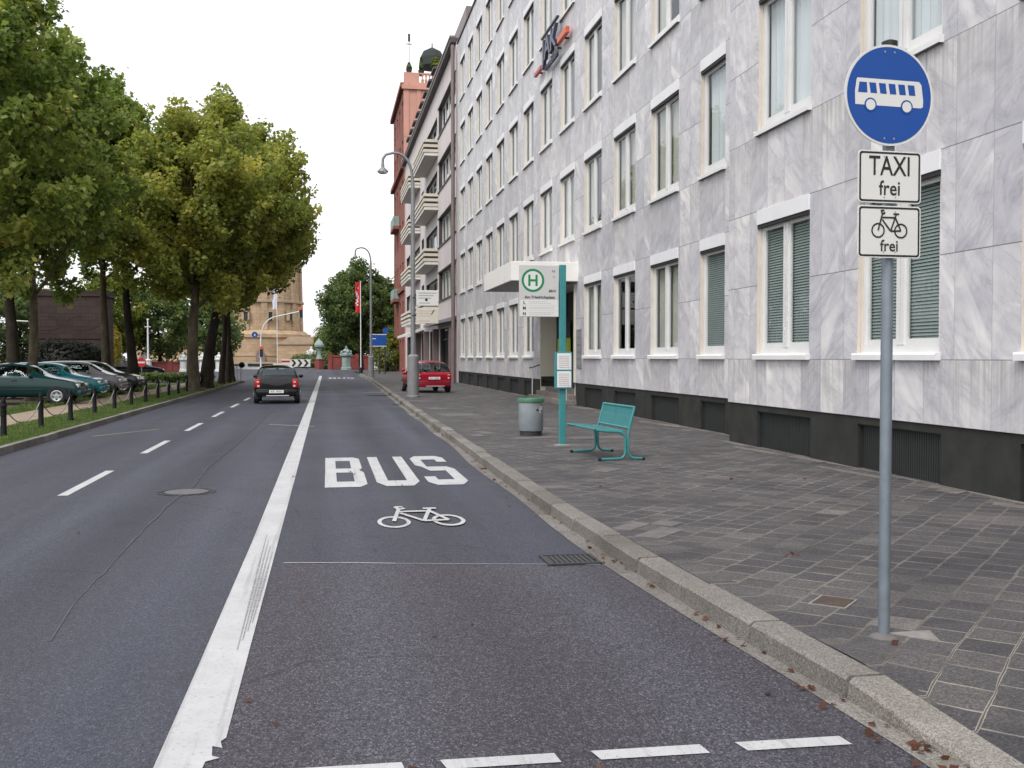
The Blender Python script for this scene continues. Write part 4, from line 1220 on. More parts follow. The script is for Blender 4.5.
# ------------------------------------------------------------------ trees
def make_tree(name, label, loc, h, cr, seed, leaf, bark, tr=.2, clear=.32, nleaf=26000, lsize=.30, lean=(0, 0), group='plane trees on the left side', nlimb=9, squash=1., fork=None, cl_r=1.15):
    nleaf = int(nleaf * 1.2)
    t = thing(name, label, 'tree', loc, group=group)
    rg = np.random.default_rng(seed); pr_ = random.Random(seed)
    zc = h * (clear + 1) / 2 - .03 * h
    rz = h * (1 - clear) / 2 * 1.06
    top = (lean[0] * 1.0, lean[1] * 1.0, h * .82)
    mb = MB()
    K = 12
    pts = []
    for k in range(K + 1):
        f = k / K
        pts.append((top[0] * f ** 1.2 + .10 * math.sin(f * 7 + seed), top[1] * f ** 1.2 + .10 * math.cos(f * 6 + seed * 2), top[2] * f))
    rs = [tr * (1.55 - 4.6 * f if f < .09 else 1.13 - 1.0 * f) if f < .95 else .03 for f in [k / K for k in range(K + 1)]]
    pts = [(pts[0][0], pts[0][1], -.15)] + pts[:1] + [(lerp(pts[0][0], pts[1][0], .4), lerp(pts[0][1], pts[1][1], .4), pts[1][2] * .4)] + pts[1:]
    rs = [tr * 1.75, tr * 1.55, tr * 1.2] + rs[1:]
    mb.tube(pts, rs, 12)
    for i in range(nlimb):
        f = lerp(clear * .95, .80, (i + .3) / nlimb)
        p0 = Vector((top[0] * f ** 1.2 + .10 * math.sin(f * 7 + seed), top[1] * f ** 1.2 + .10 * math.cos(f * 6 + seed * 2), h * .82 * f / .82 * .82))
        a = i * 2.4 + pr_.uniform(-.5, .5)
        L = cr * pr_.uniform(.65, .95) * (1. if f < .6 else .7)
        d = Vector((math.cos(a), math.sin(a), pr_.uniform(.55, 1.1))).normalized()
        q = [p0]; cur = p0.copy(); dd = d.copy()
        for s in range(5):
            dd = (dd + Vector((pr_.uniform(-.18, .18), pr_.uniform(-.18, .18), pr_.uniform(-.02, .16)))).normalized()
            cur = cur + dd * L / 5 * 1.2; q.append(cur.copy())
        r0 = tr * (.50 - .3 * f)
        mb.tube(q, [r0 * (1 - .17 * s) for s in range(6)], 7)
        for s in (2, 3):
            e = q[s]; d2 = (dd + Vector((pr_.uniform(-.9, .9), pr_.uniform(-.9, .9), pr_.uniform(-.1, .6)))).normalized()
            mb.tube([e, e + d2 * L * .25, e + d2 * L * .5 + Vector((0, 0, .1))], [r0 * .5, r0 * .35, r0 * .12], 5)
    mb.build('trunk', bark, t, True, smooth_angle=60)
    # crown: leaf clumps through an uneven egg-shaped volume
    nc = int(210 * (cr / 4.) ** 1.5)
    d = rg.normal(size=(nc, 3)); d /= np.linalg.norm(d, axis=1)[:, None]
    rad = rg.uniform(.30, 1., nc) ** .55
    bumps = rg.normal(size=(9, 3)); bumps /= np.linalg.norm(bumps, axis=1)[:, None]
    amp = .86 + .26 * np.max(np.clip(d @ bumps.T, 0, 1) ** 5, axis=1)
    c = d * (rad * amp)[:, None]
    low = c[:, 2] < -.1
    c[:, :2] *= (1.0 - .42 * np.clip(c[:, 2], 0, 1) ** 1.3)[:, None]
    c = c * np.array([cr, cr * squash, rz]) + np.array([top[0] * .75, top[1] * .75, zc])
    cr_ = rg.uniform(.38, .95, nc) * cl_r * .80 * (cr / 4.5) ** .4
    shoot = rg.uniform(.7, 1.7, nc)
    wts = cr_ ** 2.2; wts /= wts.sum()
    idx = rg.choice(nc, nleaf, p=wts)
    g = rg.normal(size=(nleaf, 3)); g /= np.linalg.norm(g, axis=1)[:, None]
    rr = rg.uniform(.12, 1., nleaf) ** .5
    axis = np.stack([c[:, 0] - top[0], c[:, 1] - top[1], np.full(nc, cr * .9)], 1); axis /= np.linalg.norm(axis, axis=1)[:, None]
    P = g * (rr * cr_[idx])[:, None] * np.array([.9, .9, .65])
    P = c[idx] + P + axis[idx] * ((P * axis[idx]).sum(1) * (shoot[idx] - .4))[:, None]
    # a few stray sprays outside the clumps
    st = rg.random(nleaf) < .06
    P[st] += rg.normal(size=(st.sum(), 3)) * .28
    ct = rg.normal(.40, .17, nc)
    tone = ct[idx] + rg.normal(0, .16, nleaf)
    leaf_cloud('crown', leaf, P, tone, lsize * .78, t, seed + 1)
    return t

VX = lambda px, Y: None
PB, PD = M['bark'], M['bark_dark']
make_tree('plane_tree', 'tallest plane tree at the photo\'s left edge, trunk before the green car', (-11.75, 35.2, .1), 15.9, 4.0, 11, M['leaf_plane'], PB, .21, .30, 34000, .26, (.2, 0))
make_tree('plane_tree', 'plane tree whose trunk rises between the green and turquoise cars', (-10.7, 39.8, .1), 14.2, 3.5, 12, M['leaf_plane'], PB, .17, .33, 24000, .27, (-.2, .3))
make_tree('plane_tree', 'dark trunked plane tree behind the turquoise car', (-13.6, 47.5, .1), 15.5, 3.6, 13, M['leaf_plane'], PD, .26, .36, 18000, .30, (-.3, 0))
make_tree('plane_tree', 'plane tree beside the stone monument, straight mottled trunk', (-10.9, 53.2, .1), 16.0, 3.2, 14, M['leaf_plane'], PB, .20, .42, 16000, .30, (0, .5))
make_tree('plane_tree', 'leaning dark plane tree next to the no entry sign', (-9.6, 53.6, .1), 15.6, 2.5, 15, M['leaf_plane'], PD, .23, .45, 11000, .30, (-.9, .4))
make_tree('plane_tree', 'kerbside plane tree with pale trunk, first of the verge row', (-6.15, 49.4, .1), 13.7, 4.2, 16, M['leaf_gold'], PB, .25, .34, 30000, .28, (.3, .2))
make_tree('plane_tree', 'thick dark kerbside plane tree, second of the verge row', (-6.05, 54.2, .1), 15.0, 5.2, 17, M['leaf_gold'], PD, .28, .33, 42000, .29, (1.5, .3))
make_tree('plane_tree', 'slim kerbside plane tree, third of the verge row', (-6.05, 61.5, .1), 15.4, 4.6, 18, M['leaf_gold'], PD, .16, .36, 20000, .31, (.4, 0))
make_tree('plane_tree', 'thin kerbside plane tree, fourth of the verge row', (-6.1, 65.0, .1), 15.0, 4.2, 19, M['leaf_plane'], PD, .15, .38, 15000, .33, (.1, 0))
make_tree('plane_tree', 'last kerbside plane tree of the verge row, beside railing', (-6.3, 68.3, .1), 15.2, 5.0, 20, M['leaf_plane'], PD, .24, .36, 20000, .33, (-.8, .2))
make_tree('linden_tree', 'big rounded dark tree behind the red flag', (4.2, 128, 0), 13.3, 5.3, 21, M['leaf_dark'], PD, .28, .30, 26000, .42, (0, 0), 'trees around the square', cl_r=1.3)
# far trees of the square
far = [(-49., 100., 15, 6., 'far leafy tree at the left edge behind the lantern'), (-42., 112., 16, 6., 'far tree just left of the stone monument'),
       (-33., 118., 11.5, 5., 'far tree behind the right side of the stone monument'), (-25.5, 124., 12., 5., 'far pale tree above the no entry sign'),
       (-20., 128., 11.5, 5., 'far tree behind the white lamp mast'), (-38., 92., 13, 5., 'far tree half hidden by the stone monument'),
       (-16.0, 150., 10., 4.5, 'far tree behind the pale kerbside trunk'),
       (3.5, 172., 8.5, 4.6, 'far low tree behind the red wall, beside the copper pedestal'), (10.5, 176., 9., 5., 'far low tree behind the red wall, by the direction sign'), (17., 168., 10., 5., 'far tree just left of the red corner building')]
for k, (x, y, h, r, lb) in enumerate(far):
    make_tree('park_tree', lb, (x, y, 0), h, r, 40 + k, M['leaf_far'] if k != 3 else M['leaf_lime'], PD, .22, .16, 9000, .5, (0, 0), 'far trees of the park', 6, cl_r=1.4)
def bush(name, label, loc, r, mat, seed, n=1500, size=.3, cat='bush', group=None):
    t = thing(name, label, cat, loc, group=group)
    P, tone = shrub_points(n, r, (0, 0, r[2] * .85), seed)
    P[:, 2] = np.maximum(P[:, 2], .03)
    leaf_cloud('foliage', mat, P, tone, size, t, seed)
    mb = MB()
    for k in range(5):
        a = k * 1.26
        mb.tube([(0, 0, -.05), (r[0] * .3 * math.cos(a), r[1] * .3 * math.sin(a), r[2] * .6), (r[0] * .6 * math.cos(a), r[1] * .6 * math.sin(a), r[2] * 1.1)], [.05, .035, .015], 5)
    mb.build('stems', PD, t)
    return t
bush('dark_bush', 'dark evergreen bush at the foot of the stone monument', (-18.6, 77.5, .1), (3.0, 1.5, 1.6), M['leaf_evergreen'], 60, 5500, .22)
bush('yellow_bush', 'tall yellow bush beside the stone monument', (-19.3, 95, .1), (1.3, 1.2, 2.7), M['leaf_yellow'], 61, 1800, .3)
bush('lime_bush', 'yellow green bush beside the dark blue direction sign', (6.6, 113.5, SW), (2.1, 1.5, 2.3), M['leaf_lime'], 62, 1600, .34)
bush('lime_bush', 'small yellow bush behind the tower\'s side wing', (-.2, 180, 0), (2.6, 2., 4.), M['leaf_lime'], 63, 1500, .5)
bush('round_bush', 'low round bush in front of the tower\'s side wing', (-2.7, 168, 0), (3.6, 1.6, 1.3), M['leaf_far'], 64, 1600, .35)
bush('round_bush', 'green bush left of the lantern by the red wall', (-.2, 150, 0), (1.8, 1.2, 1.4), M['leaf_far'], 65, 900, .35)
hd = MB(); 
def hedge(name, label, x0, x1, y0, y1, h, mat, seed, n):
    rg = np.random.default_rng(seed)
    P = np.stack([rg.uniform(x0, x1, n), rg.uniform(y0, y1, n), rg.uniform(.05, 1, n) ** .6 * h * (1 + .12 * np.sin(rg.uniform(0, 9, n)))], 1)
    cx, cy = (x0 + x1) / 2, (y0 + y1) / 2
    P[:, 0] -= cx; P[:, 1] -= cy
    o = leaf_cloud(name, mat, P, rg.normal(.45, .2, n), .22, None, seed)
    o.location = (cx, cy, .08)
    return tag(o, label, 'hedge')
hedge('hedge', 'low clipped green hedge along the lawn before the no entry sign', -16.5, -7.2, 66.5, 68.5, .55, M['leaf_far'], 70, 3500)

# ------------------------------------------------------------------ grass blades on the verge (uncountable)
def grass(name, x0, x1, y0, y1, n, h, seed, parent_loc=(0, 0, .1)):
    rg = np.random.default_rng(seed)
    u = rg.random(n)
    yy = y0 * (y1 / y0) ** u if y0 > 0 else rg.uniform(y0, y1, n)
    xx = rg.uniform(x0, x1, n)
    cl = .6 + .5 * np.sin(xx * 5.1 + np.sin(yy * 1.7) * 2) * np.sin(yy * 2.3 + xx)
    hh = h * rg.uniform(.45, 1.2, n) * cl.clip(.45, 1.2)
    w = .010 + .0006 * (yy - 16).clip(0)
    a = rg.uniform(0, math.pi, n)
    ln = rg.normal(0, .35, (n, 2)) * hh[:, None]
    base = np.stack([xx, yy, np.zeros(n)], 1)
    dx = np.stack([np.cos(a) * w, np.sin(a) * w, np.zeros(n)], 1)
    v = np.empty((n, 3, 3)); v[:, 0] = base - dx; v[:, 1] = base + dx
    v[:, 2] = base + np.stack([ln[:, 0], ln[:, 1], hh], 1)
    me = bpy.data.meshes.new(name)
    me.vertices.add(3 * n); me.vertices.foreach_set('co', v.ravel().astype(np.float32))
    me.loops.add(3 * n); me.loops.foreach_set('vertex_index', np.arange(3 * n, dtype=np.int32))
    me.polygons.add(n); me.polygons.foreach_set('loop_start', np.arange(0, 3 * n, 3, dtype=np.int32)); me.polygons.foreach_set('loop_total', np.full(n, 3, dtype=np.int32))
    me.update(calc_edges=True)
    at = me.attributes.new('leaf_tone', 'FLOAT', 'POINT'); at.data.foreach_set('value', np.repeat(np.clip(rg.normal(.45, .22, n), 0, 1), 3).astype(np.float32))
    me.materials.append(M['blade'])
    o = bpy.data.objects.new(name, me); C.objects.link(o); o.location = parent_loc
    return tag(o, 'short green grass growing along the verge', 'grass', None, 'stuff')
grass('verge_grass', -7.30, XL - .15, 14., 69., 60000, .085, 80)
o = grass('path_edge_grass', -9.7, -8.8, 20., 60., 16000, .16, 81); o['label'] = 'rough grass between gravel path and parked cars'

# ------------------------------------------------------------------ fallen leaves (uncountable)
rg = np.random.default_rng(90)
n = 105
ly = 3.6 + 26 * rg.random(n) ** 2.0
lx = np.array([XK(v) for v in ly]) - rg.gamma(1.3, .05, n)
P1 = np.stack([lx, ly, np.full(n, .014)], 1)
m2 = 26
P2 = np.stack([rg.uniform(-2.6, 2.1, m2), 3.8 + 12 * rg.random(m2) ** 1.6, np.full(m2, .012)], 1)
P3 = np.stack([rg.uniform(2.9, 6.8, 22), 4.9 + 10 * rg.random(22), np.full(22, SW + .012)], 1)
P = np.concatenate([P1, P2, P3])
lv = leaf_cloud('fallen_leaves', M['litter'], P, rg.normal(.42, .26, len(P)), .048, None, 91, flat=1.2)
tag(lv, 'dry brown leaves scattered along the kerb and road', 'fallen leaves', None, 'stuff')
# white daisies / litter dots in the grass are left to the blades

# ------------------------------------------------------------------ bollards and chains
ORD = ['first', 'second', 'third', 'fourth', 'fifth', 'sixth', 'seventh', 'eighth', 'ninth', 'tenth', 'eleventh', 'twelfth', 'thirteenth', 'fourteenth', 'fifteenth']
bp = None
BX = -6.36
bys = [21.65 + 2.68 * k for k in range(15)]
for k, yb in enumerate(bys):
    lb = '%s black bollard counted from the photo\'s left edge, on the verge' % ORD[k]
    if bp is None:
        bp = thing('bollard', lb, 'bollard', (BX, yb, .1), group='black bollards along the verge')
        mb = MB(); mb.lathe([(.075, -.05), (.075, .05), (.06, .07), (.055, .60), (.066, .61), (.066, .66), (.05, .68)], n=14); mb.build('post', M['bollard'], bp, True)
        mb = MB(); mb.lathe([(.05, .68), (.052, .72), (.02, .80), (.004, .815)], n=14); mb.build('cap', M['bollard'], bp, True)
    else:
        o = dup(bp); o.location = (BX, yb, .1); o['label'] = lb
    if k > 0:
        a = bys[k - 1]
        pts = []
        for s in range(13):
            f = s / 12
            pts.append((0, lerp(0, yb - a, f), -.42 * (1 - (2 * f - 1) ** 2)))
        mb = MB(); mb.tube(pts, .012, 6)
        if k == 1:
            ch = mb.build('chain', M['rope'], None, True); chm = ch
        else:
            ch = chm.copy(); C.objects.link(ch)
        ch.location = (BX, a, .74)
        tag(ch, 'pale sagging chain between the %s and %s bollards from the left' % (ORD[k - 1], ORD[k]), 'chain', 'chains between the bollards')

# ------------------------------------------------------------------ bus lane sign
sg = thing('bus_lane_sign', 'round blue bus lane sign with two white plates on grey pole', 'traffic sign', (3.072, 5.17, SW), 0)
pole = MB(); pole.lathe([(.032, -.05), (.032, 3.27)], n=20); pole.build('pole', M['steel'], sg, True)
MB().lathe([(.041, 3.265), (.043, 3.27), (.043, 3.315), (.02, 3.325)], n=18).build('cap', M['black'], sg, True)
MB().lathe([(.085, -.01), (.075, .005), (.045, .016), (.034, .022)], n=11).build('footing', M['patch_slab'], sg, True)
def plate_edges(mb, w, h, r=.02):
    pts = []
    for cx, cz, a0 in ((w / 2 - r, h / 2 - r, 0), (-w / 2 + r, h / 2 - r, 90), (-w / 2 + r, -h / 2 + r, 180), (w / 2 - r, -h / 2 + r, 270)):
        for k in range(5): pts.append((cx + r * math.cos(R(a0 + 22.5 * k)), cz + r * math.sin(R(a0 + 22.5 * k))))
    return pts
YP = -.062
ZC = 3.145 - SW
dk = MB()
dk.prism([(.275 * math.cos(2 * math.pi * k / 64), ZC + .275 * math.sin(2 * math.pi * k / 64)) for k in range(64)], YP, YP + .006, 'y', 0)
disc = dk.build('round_panel', M['sign_white'], sg)
mb = MB(); disc_flat(mb, 0, ZC, .262, YP - .0015, 64); mb.build('blue_field', M['sign_blue'], disc)
bus = MB()
yb_ = YP - .003
ox, oz = -.0, ZC + .012
bus.poly([(ox + a, yb_, oz + b) for a, b in ((-.212, -.072), (-.20, -.072), (.195, -.072), (.21, -.066), (.212, -.03), (.20, .055), (.185, .072), (-.20, .072), (-.205, .062), (-.214, .0))], 0)
xs = [-.188, -.128, -.068, -.008, .052, .112]
for i, xx in enumerate(xs):
    sh = .010 if i else .004
    w_ = .046
    bus.poly([(ox + xx + (-.008 if i == 0 else sh), yb_ - .001, oz - .006), (ox + xx + w_ + sh - .006 + (.006 if i == 0 else 0), yb_ - .001, oz - .006), (ox + xx + w_ - (.004 if i else 0), yb_ - .001, oz + .050), (ox + xx, yb_ - .001, oz + .050)], 1)
for xx in (-.118, .108):
    disc_flat(bus, ox + xx, oz - .070, .038, yb_ - .001, 28, 1); disc_flat(bus, ox + xx, oz - .070, .029, yb_ - .002, 28, 0)
bus.build('bus_symbol', [M['sign_white'], M['sign_blue']], disc)
mb = MB()
for xx, zz in ((-.03, .235), (.03, .235), (-.03, -.235), (.03, -.235)): disc_flat(mb, xx, ZC + zz, .006, YP - .003, 10)
mb.build('rivets', M['sign_edge'], disc)
def sup_plate(zc, w, h, lines):
    mb = MB(); mb.prism([(a, zc + b) for a, b in plate_edges(None, w, h)], YP, YP + .005, 'y')
    p = mb.build('plate', M['sign_white'], sg)
    o_ = plate_edges(None, w - .014, h - .014, .016); i_ = plate_edges(None, w - .034, h - .034, .010)
    mb = MB()
    for k in range(len(o_)):
        a, b, c, d = o_[k], o_[(k + 1) % len(o_)], i_[(k + 1) % len(o_)], i_[k]
        mb.quad((a[0], YP - .0015, zc + a[1]), (b[0], YP - .0015, zc + b[1]), (c[0], YP - .0015, zc + c[1]), (d[0], YP - .0015, zc + d[1]))
    mb.build('border', M['sign_black'], p)
    mb = MB()
    for xx, zz in ((-.035, h / 2 - .032), (.035, h / 2 - .032), (-.035, -h / 2 + .032), (.035, -h / 2 + .032)): disc_flat(mb, xx, zc + zz, .004, YP - .003, 8)
    mb.build('rivets', M['sign_edge'], p)
    for txt, s, dz, sx in lines: lettering('lettering', txt, s, p, (0, YP - .002, zc + dz), M['sign_black'], (R(90), 0, 0), sx, bold=.001)
    return p
sup_plate(2.70 - SW, .385, .285, [('TAXI', .150, .010, .77), ('frei', .112, -.098, .88)])
pb = sup_plate(2.40 - SW, .385, .285, [('frei', .088, -.105, .95)])
mb = MB()
for poly in bike_polys(-.112, 2.40 - SW - .038, .224, .224, .038): mb.poly([(q[0], YP - .002 - .00002 * len(mb.f), q[1]) for q in poly])
mb.build('bicycle_symbol', M['sign_black'], pb)
for z in (3.28, 3.0, 2.77, 2.63, 2.47, 2.33):
    mb = MB(); mb.box(-.055, .03, YP + .006, -.020, z - SW - .012, z - SW + .012); mb.lathe([(.037, z - SW - .012), (.037, z - SW + .012)], n=16)
    mb.build('clamp', M['iron'], sg)
for ch in sg.children:
    if ch.name.startswith(('round_panel', 'plate')): ch.location = (-.040, 0, -.010) if ch.name.startswith('round') else (-.030, 0, -.010); ch.rotation_euler = (0, 0, R(4) if ch.name.startswith('round') else R(2))

# ------------------------------------------------------------------ bus stop
bs = thing('bus_stop_sign', 'teal bus stop pole with green H sign and timetables', 'bus stop', (4.14, 17.6, SW))
mb = MB(); mb.rbox(-.06, .06, -.035, .035, -.05, 3.22, .012); mb.build('pole', M['teal'], bs)
MB().lathe([(.16, -.01), (.15, .012), (.07, .02)], n=16).build('footing', M['concrete'], bs, True)
z0, z1 = 2.42 - SW, 3.335 - SW
x0, x1 = -.79, -.075
mb = MB(); mb.rbox(x0, x1, -.03, .012, z0, z1, .006); pn = mb.build('sign_panel', M['sign_grey'], bs)
mb = MB()
for k in range(3): mb.quad((x0 + .015, -.0315, z0 + .012 + .098 * k), (x1 - .01, -.0315, z0 + .012 + .098 * k), (x1 - .01, -.0315, z0 + .104 + .098 * k), (x0 + .015, -.0315, z0 + .104 + .098 * k))
mb.build('line_strips', M['sign_white'], pn)
mb = MB(); disc_flat(mb, -.545, 3.065 - SW, .205, -.0312, 48, 0); ring_flat(mb, -.545, 3.065 - SW, .165, .205, -.033, 48, 1)
hx, hz = -.545, 3.065 - SW
mb.quad((hx - .085, -.033, hz - .1), (hx - .045, -.033, hz - .1), (hx - .045, -.033, hz + .1), (hx - .085, -.033, hz + .1), 1)
mb.quad((hx + .045, -.033, hz - .1), (hx + .085, -.033, hz - .1), (hx + .085, -.033, hz + .1), (hx + .045, -.033, hz + .1), 1)
mb.quad((hx - .0449, -.033, hz - .02), (hx + .0449, -.033, hz - .02), (hx + .0449, -.033, hz + .02), (hx - .0449, -.033, hz + .02), 1)
mb.build('stop_symbol', [M['sign_white'], M['sign_green']], pn)
lettering('lettering', 'Am Friedrichsplatz', .072, pn, (-.42, -.032, z0 + .325), M['sign_black'], bold=.002)
lettering('lettering', 'MVV', .065, pn, (-.19, -.032, z0 + .435), M['sign_black'], bold=.002)
lettering('lettering', 'RB', .055, pn, (-.17, -.032, z0 + .79), M['sign_black'])
lettering('lettering', '11', .055, pn, (-.165, -.032, z0 + .69), M['sign_black'])
for k, s in enumerate('NML'): lettering('lettering', s, .075, pn, (-.70, -.033, z0 + .03 + .098 * k), M['sign_black'], bold=.003)
mb = MB()
for k in range(3):
    mb.box(-.62, -.22 + .05 * (k == 1), -.0330, -.0318, z0 + .040 + .098 * k, z0 + .052 + .098 * k)
    mb.box(-.62, -.16 - .12 * (k == 2), -.0330, -.0318, z0 + .068 + .098 * k, z0 + .080 + .098 * k)
mb.build('small_print', M['print_light'], pn)
cs = MB(); cs.rbox(-.16, .155, -.10, -.036, 1.14 - SW, 1.80 - SW, .01)
case = cs.build('timetable_case', M['teal'], bs)
for za, zb in ((1.17, 1.455), (1.485, 1.775)):
    mb = MB(); mb.box(-.12, .135, -.105, -.1005, za - SW, zb - SW); pp = mb.build('timetable', M['paper'], case)
    mb = MB()
    for k in range(7): mb.box(-.09, .10, -.107, -.1055, za - SW + .03 + .033 * k, za - SW + .045 + .033 * k)
    mb.box(.08, .105, -.108, -.1072, za - SW + .02, za - SW + .045)
    mb.build('print', M['print_pink'], pp)

# ------------------------------------------------------------------ litter bin
lb_ = thing('litter_bin', 'grey round litter bin with green rim near bus stop', 'litter bin', (4.04, 19.95, SW))
mb = MB(); mb.lathe([(.243, .095), (.25, .11), (.25, .66), (.245, .68)], n=32); mb.build('body', M['bin_grey'], lb_, True)
mb = MB(); mb.lathe([(.25, .675), (.275, .68), (.277, .735), (.265, .755), (.20, .757), (.19, .70)], n=32); mb.build('rim', M['bin_green'], lb_, True)
mb = MB(); mb.lathe([(.22, -.02), (.225, .09), (.215, .10)], n=28); mb.build('foot', M['iron'], lb_, True)
mb = MB()
def curved_patch(a0, a1, za, zb, r=.2525):
    n = 6
    for k in range(n):
        a, b = R(lerp(a0, a1, k / n)), R(lerp(a0, a1, (k + 1) / n))
        mb.quad((r * math.sin(a), -r * math.cos(a), za), (r * math.sin(b), -r * math.cos(b), za), (r * math.sin(b), -r * math.cos(b), zb), (r * math.sin(a), -r * math.cos(a), zb), 0)
curved_patch(15, 24, .50, .545); curved_patch(27, 30, .49, .53); curved_patch(40, 50, .47, .52); curved_patch(34, 38, .55, .58)
mb.build('sticker', M['sign_black'], lb_)
mb = MB(); curved_patch(32, 55, .46, .59, .2512); mb.build('label', M['sign_white'], lb_)

# ------------------------------------------------------------------ bench (faces the road, -X local is its front)
bn = thing('bench', 'teal metal mesh bench on the pavement facing the road', 'bench', (4.44, 15.5, SW), R(4))
W2 = .70
def arc(p0, p1, p2, n=6): return [tuple((1 - t) ** 2 * Vector(p0) + 2 * t * (1 - t) * Vector(p1) + t * t * Vector(p2)) for t in [k / n for k in range(n + 1)]]
for s in (-1, 1):
    yy = s * W2
    mb = MB()
    a = [(-.44, yy, .025)] + arc((-.12, yy, .03), (-.02, yy, .035), (-.018, yy, .16)) + arc((-.018, yy, .30), (-.02, yy, .43), (-.14, yy, .44)) + [(-.38, yy, .455), (-.50, yy, .475)]
    mb.tube(a, .020, 10)
    b = [(.28, yy, .025)] + arc((.14, yy, .03), (.03, yy, .035), (.023, yy, .16)) + [(.023, yy, .40), (.06, yy, .56), (.13, yy, .82)]
    mb.tube(b, .020, 10)
    fr = mb.build('side_frame', M['teal'], bn, True)
    mb = MB()
    for xx in (-.44, .28): mb.tube([(xx - .012 if xx < 0 else xx - .03, yy, .0235), (xx + .03 if xx < 0 else xx + .012, yy, .0235)], .0235, 10)
    mb.build('foot', M['sign_black'], fr, True)
def mesh_panel(name, p0, ux, uy, nx, ny, th, inner):
    """perforated sheet: rim plus fine wire grid"""
    mb = MB()
    P = lambda a, b, d=0.: tuple(Vector(p0) + Vector(ux) * a + Vector(uy) * b + nrm * d)
    nrm = Vector(ux).cross(Vector(uy)).normalized()
    mb.tube([P(0, 0), P(1, 0), P(1, 1), P(0, 1), P(0, 0)], th, 8, caps=False)
    for k in range(1, nx):
        f = k / nx; w = .34 / nx
        mb.quad(P(f - w, 0, .001), P(f + w, 0, .001), P(f + w, 1, .001), P(f - w, 1, .001))
    for k in range(1, ny):
        f = k / ny; w = .34 / ny
        mb.quad(P(0, f - w, -.001), P(1, f - w, -.001), P(1, f + w, -.001), P(0, f + w, -.001))
    return mb.build(name, M['teal'], bn)
mesh_panel('seat', (-.50, -W2, .480), (.44, 0, -.035), (0, 2 * W2, 0), 22, 60, .016, 0)
mesh_panel('backrest', (.045, -W2, .49), (.08, 0, .32), (0, 2 * W2, 0), 16, 60, .020, 0)

# ------------------------------------------------------------------ street lamps
def street_lamp(label, loc, signs=False, h=9.6):
    t = thing('street_lamp', label, 'street lamp', loc, group='curved street lamps on the pavement')
    mb = MB(); mb.lathe([(.27, -.05), (.27, .05), (.235, .08), (.225, 1.62), (.12, 1.70)], n=20); mb.build('base', M['lamp_grey'], t, True)
    pts = [(0, 0, 1.66), (0, 0, h - 1.1)] + arc((0, 0, h - 1.1), (-.02, 0, h + .08), (-.75, 0, h + .06), 8)[1:] + [(-1.05, 0, h - .02), (-1.16, 0, h - .18), (-1.17, 0, h - .3)]
    mb = MB(); mb.tube(pts, [.10, .075] + [.055] * (len(pts) - 2), 12); mb.build('pole', M['lamp_grey'], t, True)
    mb = MB(); mb.lathe([(.04, .02), (.06, -.05), (.07, -.22), (.21, -.36), (.22, -.40)], n=18, cx=-1.17, cz=h - .3)
    hd_ = mb.build('lamp_head', M['lamp_grey'], t, True)
    mb = MB(); mb.lathe([(.20, -.401), (.18, -.45), (.10, -.48), (.01, -.49)], n=18, cx=-1.17, cz=h - .3); mb.build('lens', M['clear_lamp'], hd_, True)
    return t
L1 = street_lamp('nearer grey street lamp on the pavement beside the red car', (3.36, 40.1, SW), h=9.55)
street_lamp('farther grey street lamp near the dark blue direction sign', (3.32, 77.8, SW), h=9.85)
sp = thing('info_board_pair', 'pair of white boards hung on the nearer street lamp', 'sign', (3.42, 39.9, 0))
for zc, mt, mp in ((4.05, M['sign_white'], M['print_grey']), (3.35, M['cream'], M['print_pink'])):
    mb = MB(); mb.rbox(.05, .93, -.03, .01, zc - .31, zc + .30, .01); b = mb.build('board', mt, sp)
    mb = MB()
    for k in range(3): mb.box(.14, .84 - .1 * k, -.033, -.0305, zc + .17 - .10 * k, zc + .205 - .10 * k)
    mb.box(.15, .6, -.033, -.0305, zc - .22, zc - .19)
    mb.build('print', mp, b)
    mb = MB()
    if zc > 4: disc_flat(mb, .45, zc - .08, .055, -.033, 16)
    else: mb.quad((.62, -.033, zc + .04), (.66, -.033, zc + .04), (.78, -.033, zc + .23), (.74, -.033, zc + .23))
    mb.build('emblem', M['sign_black'], b)
    MB().box(-.10, .05, -.012, .0, zc - .03, zc + .03).build('bracket', M['iron'], sp)

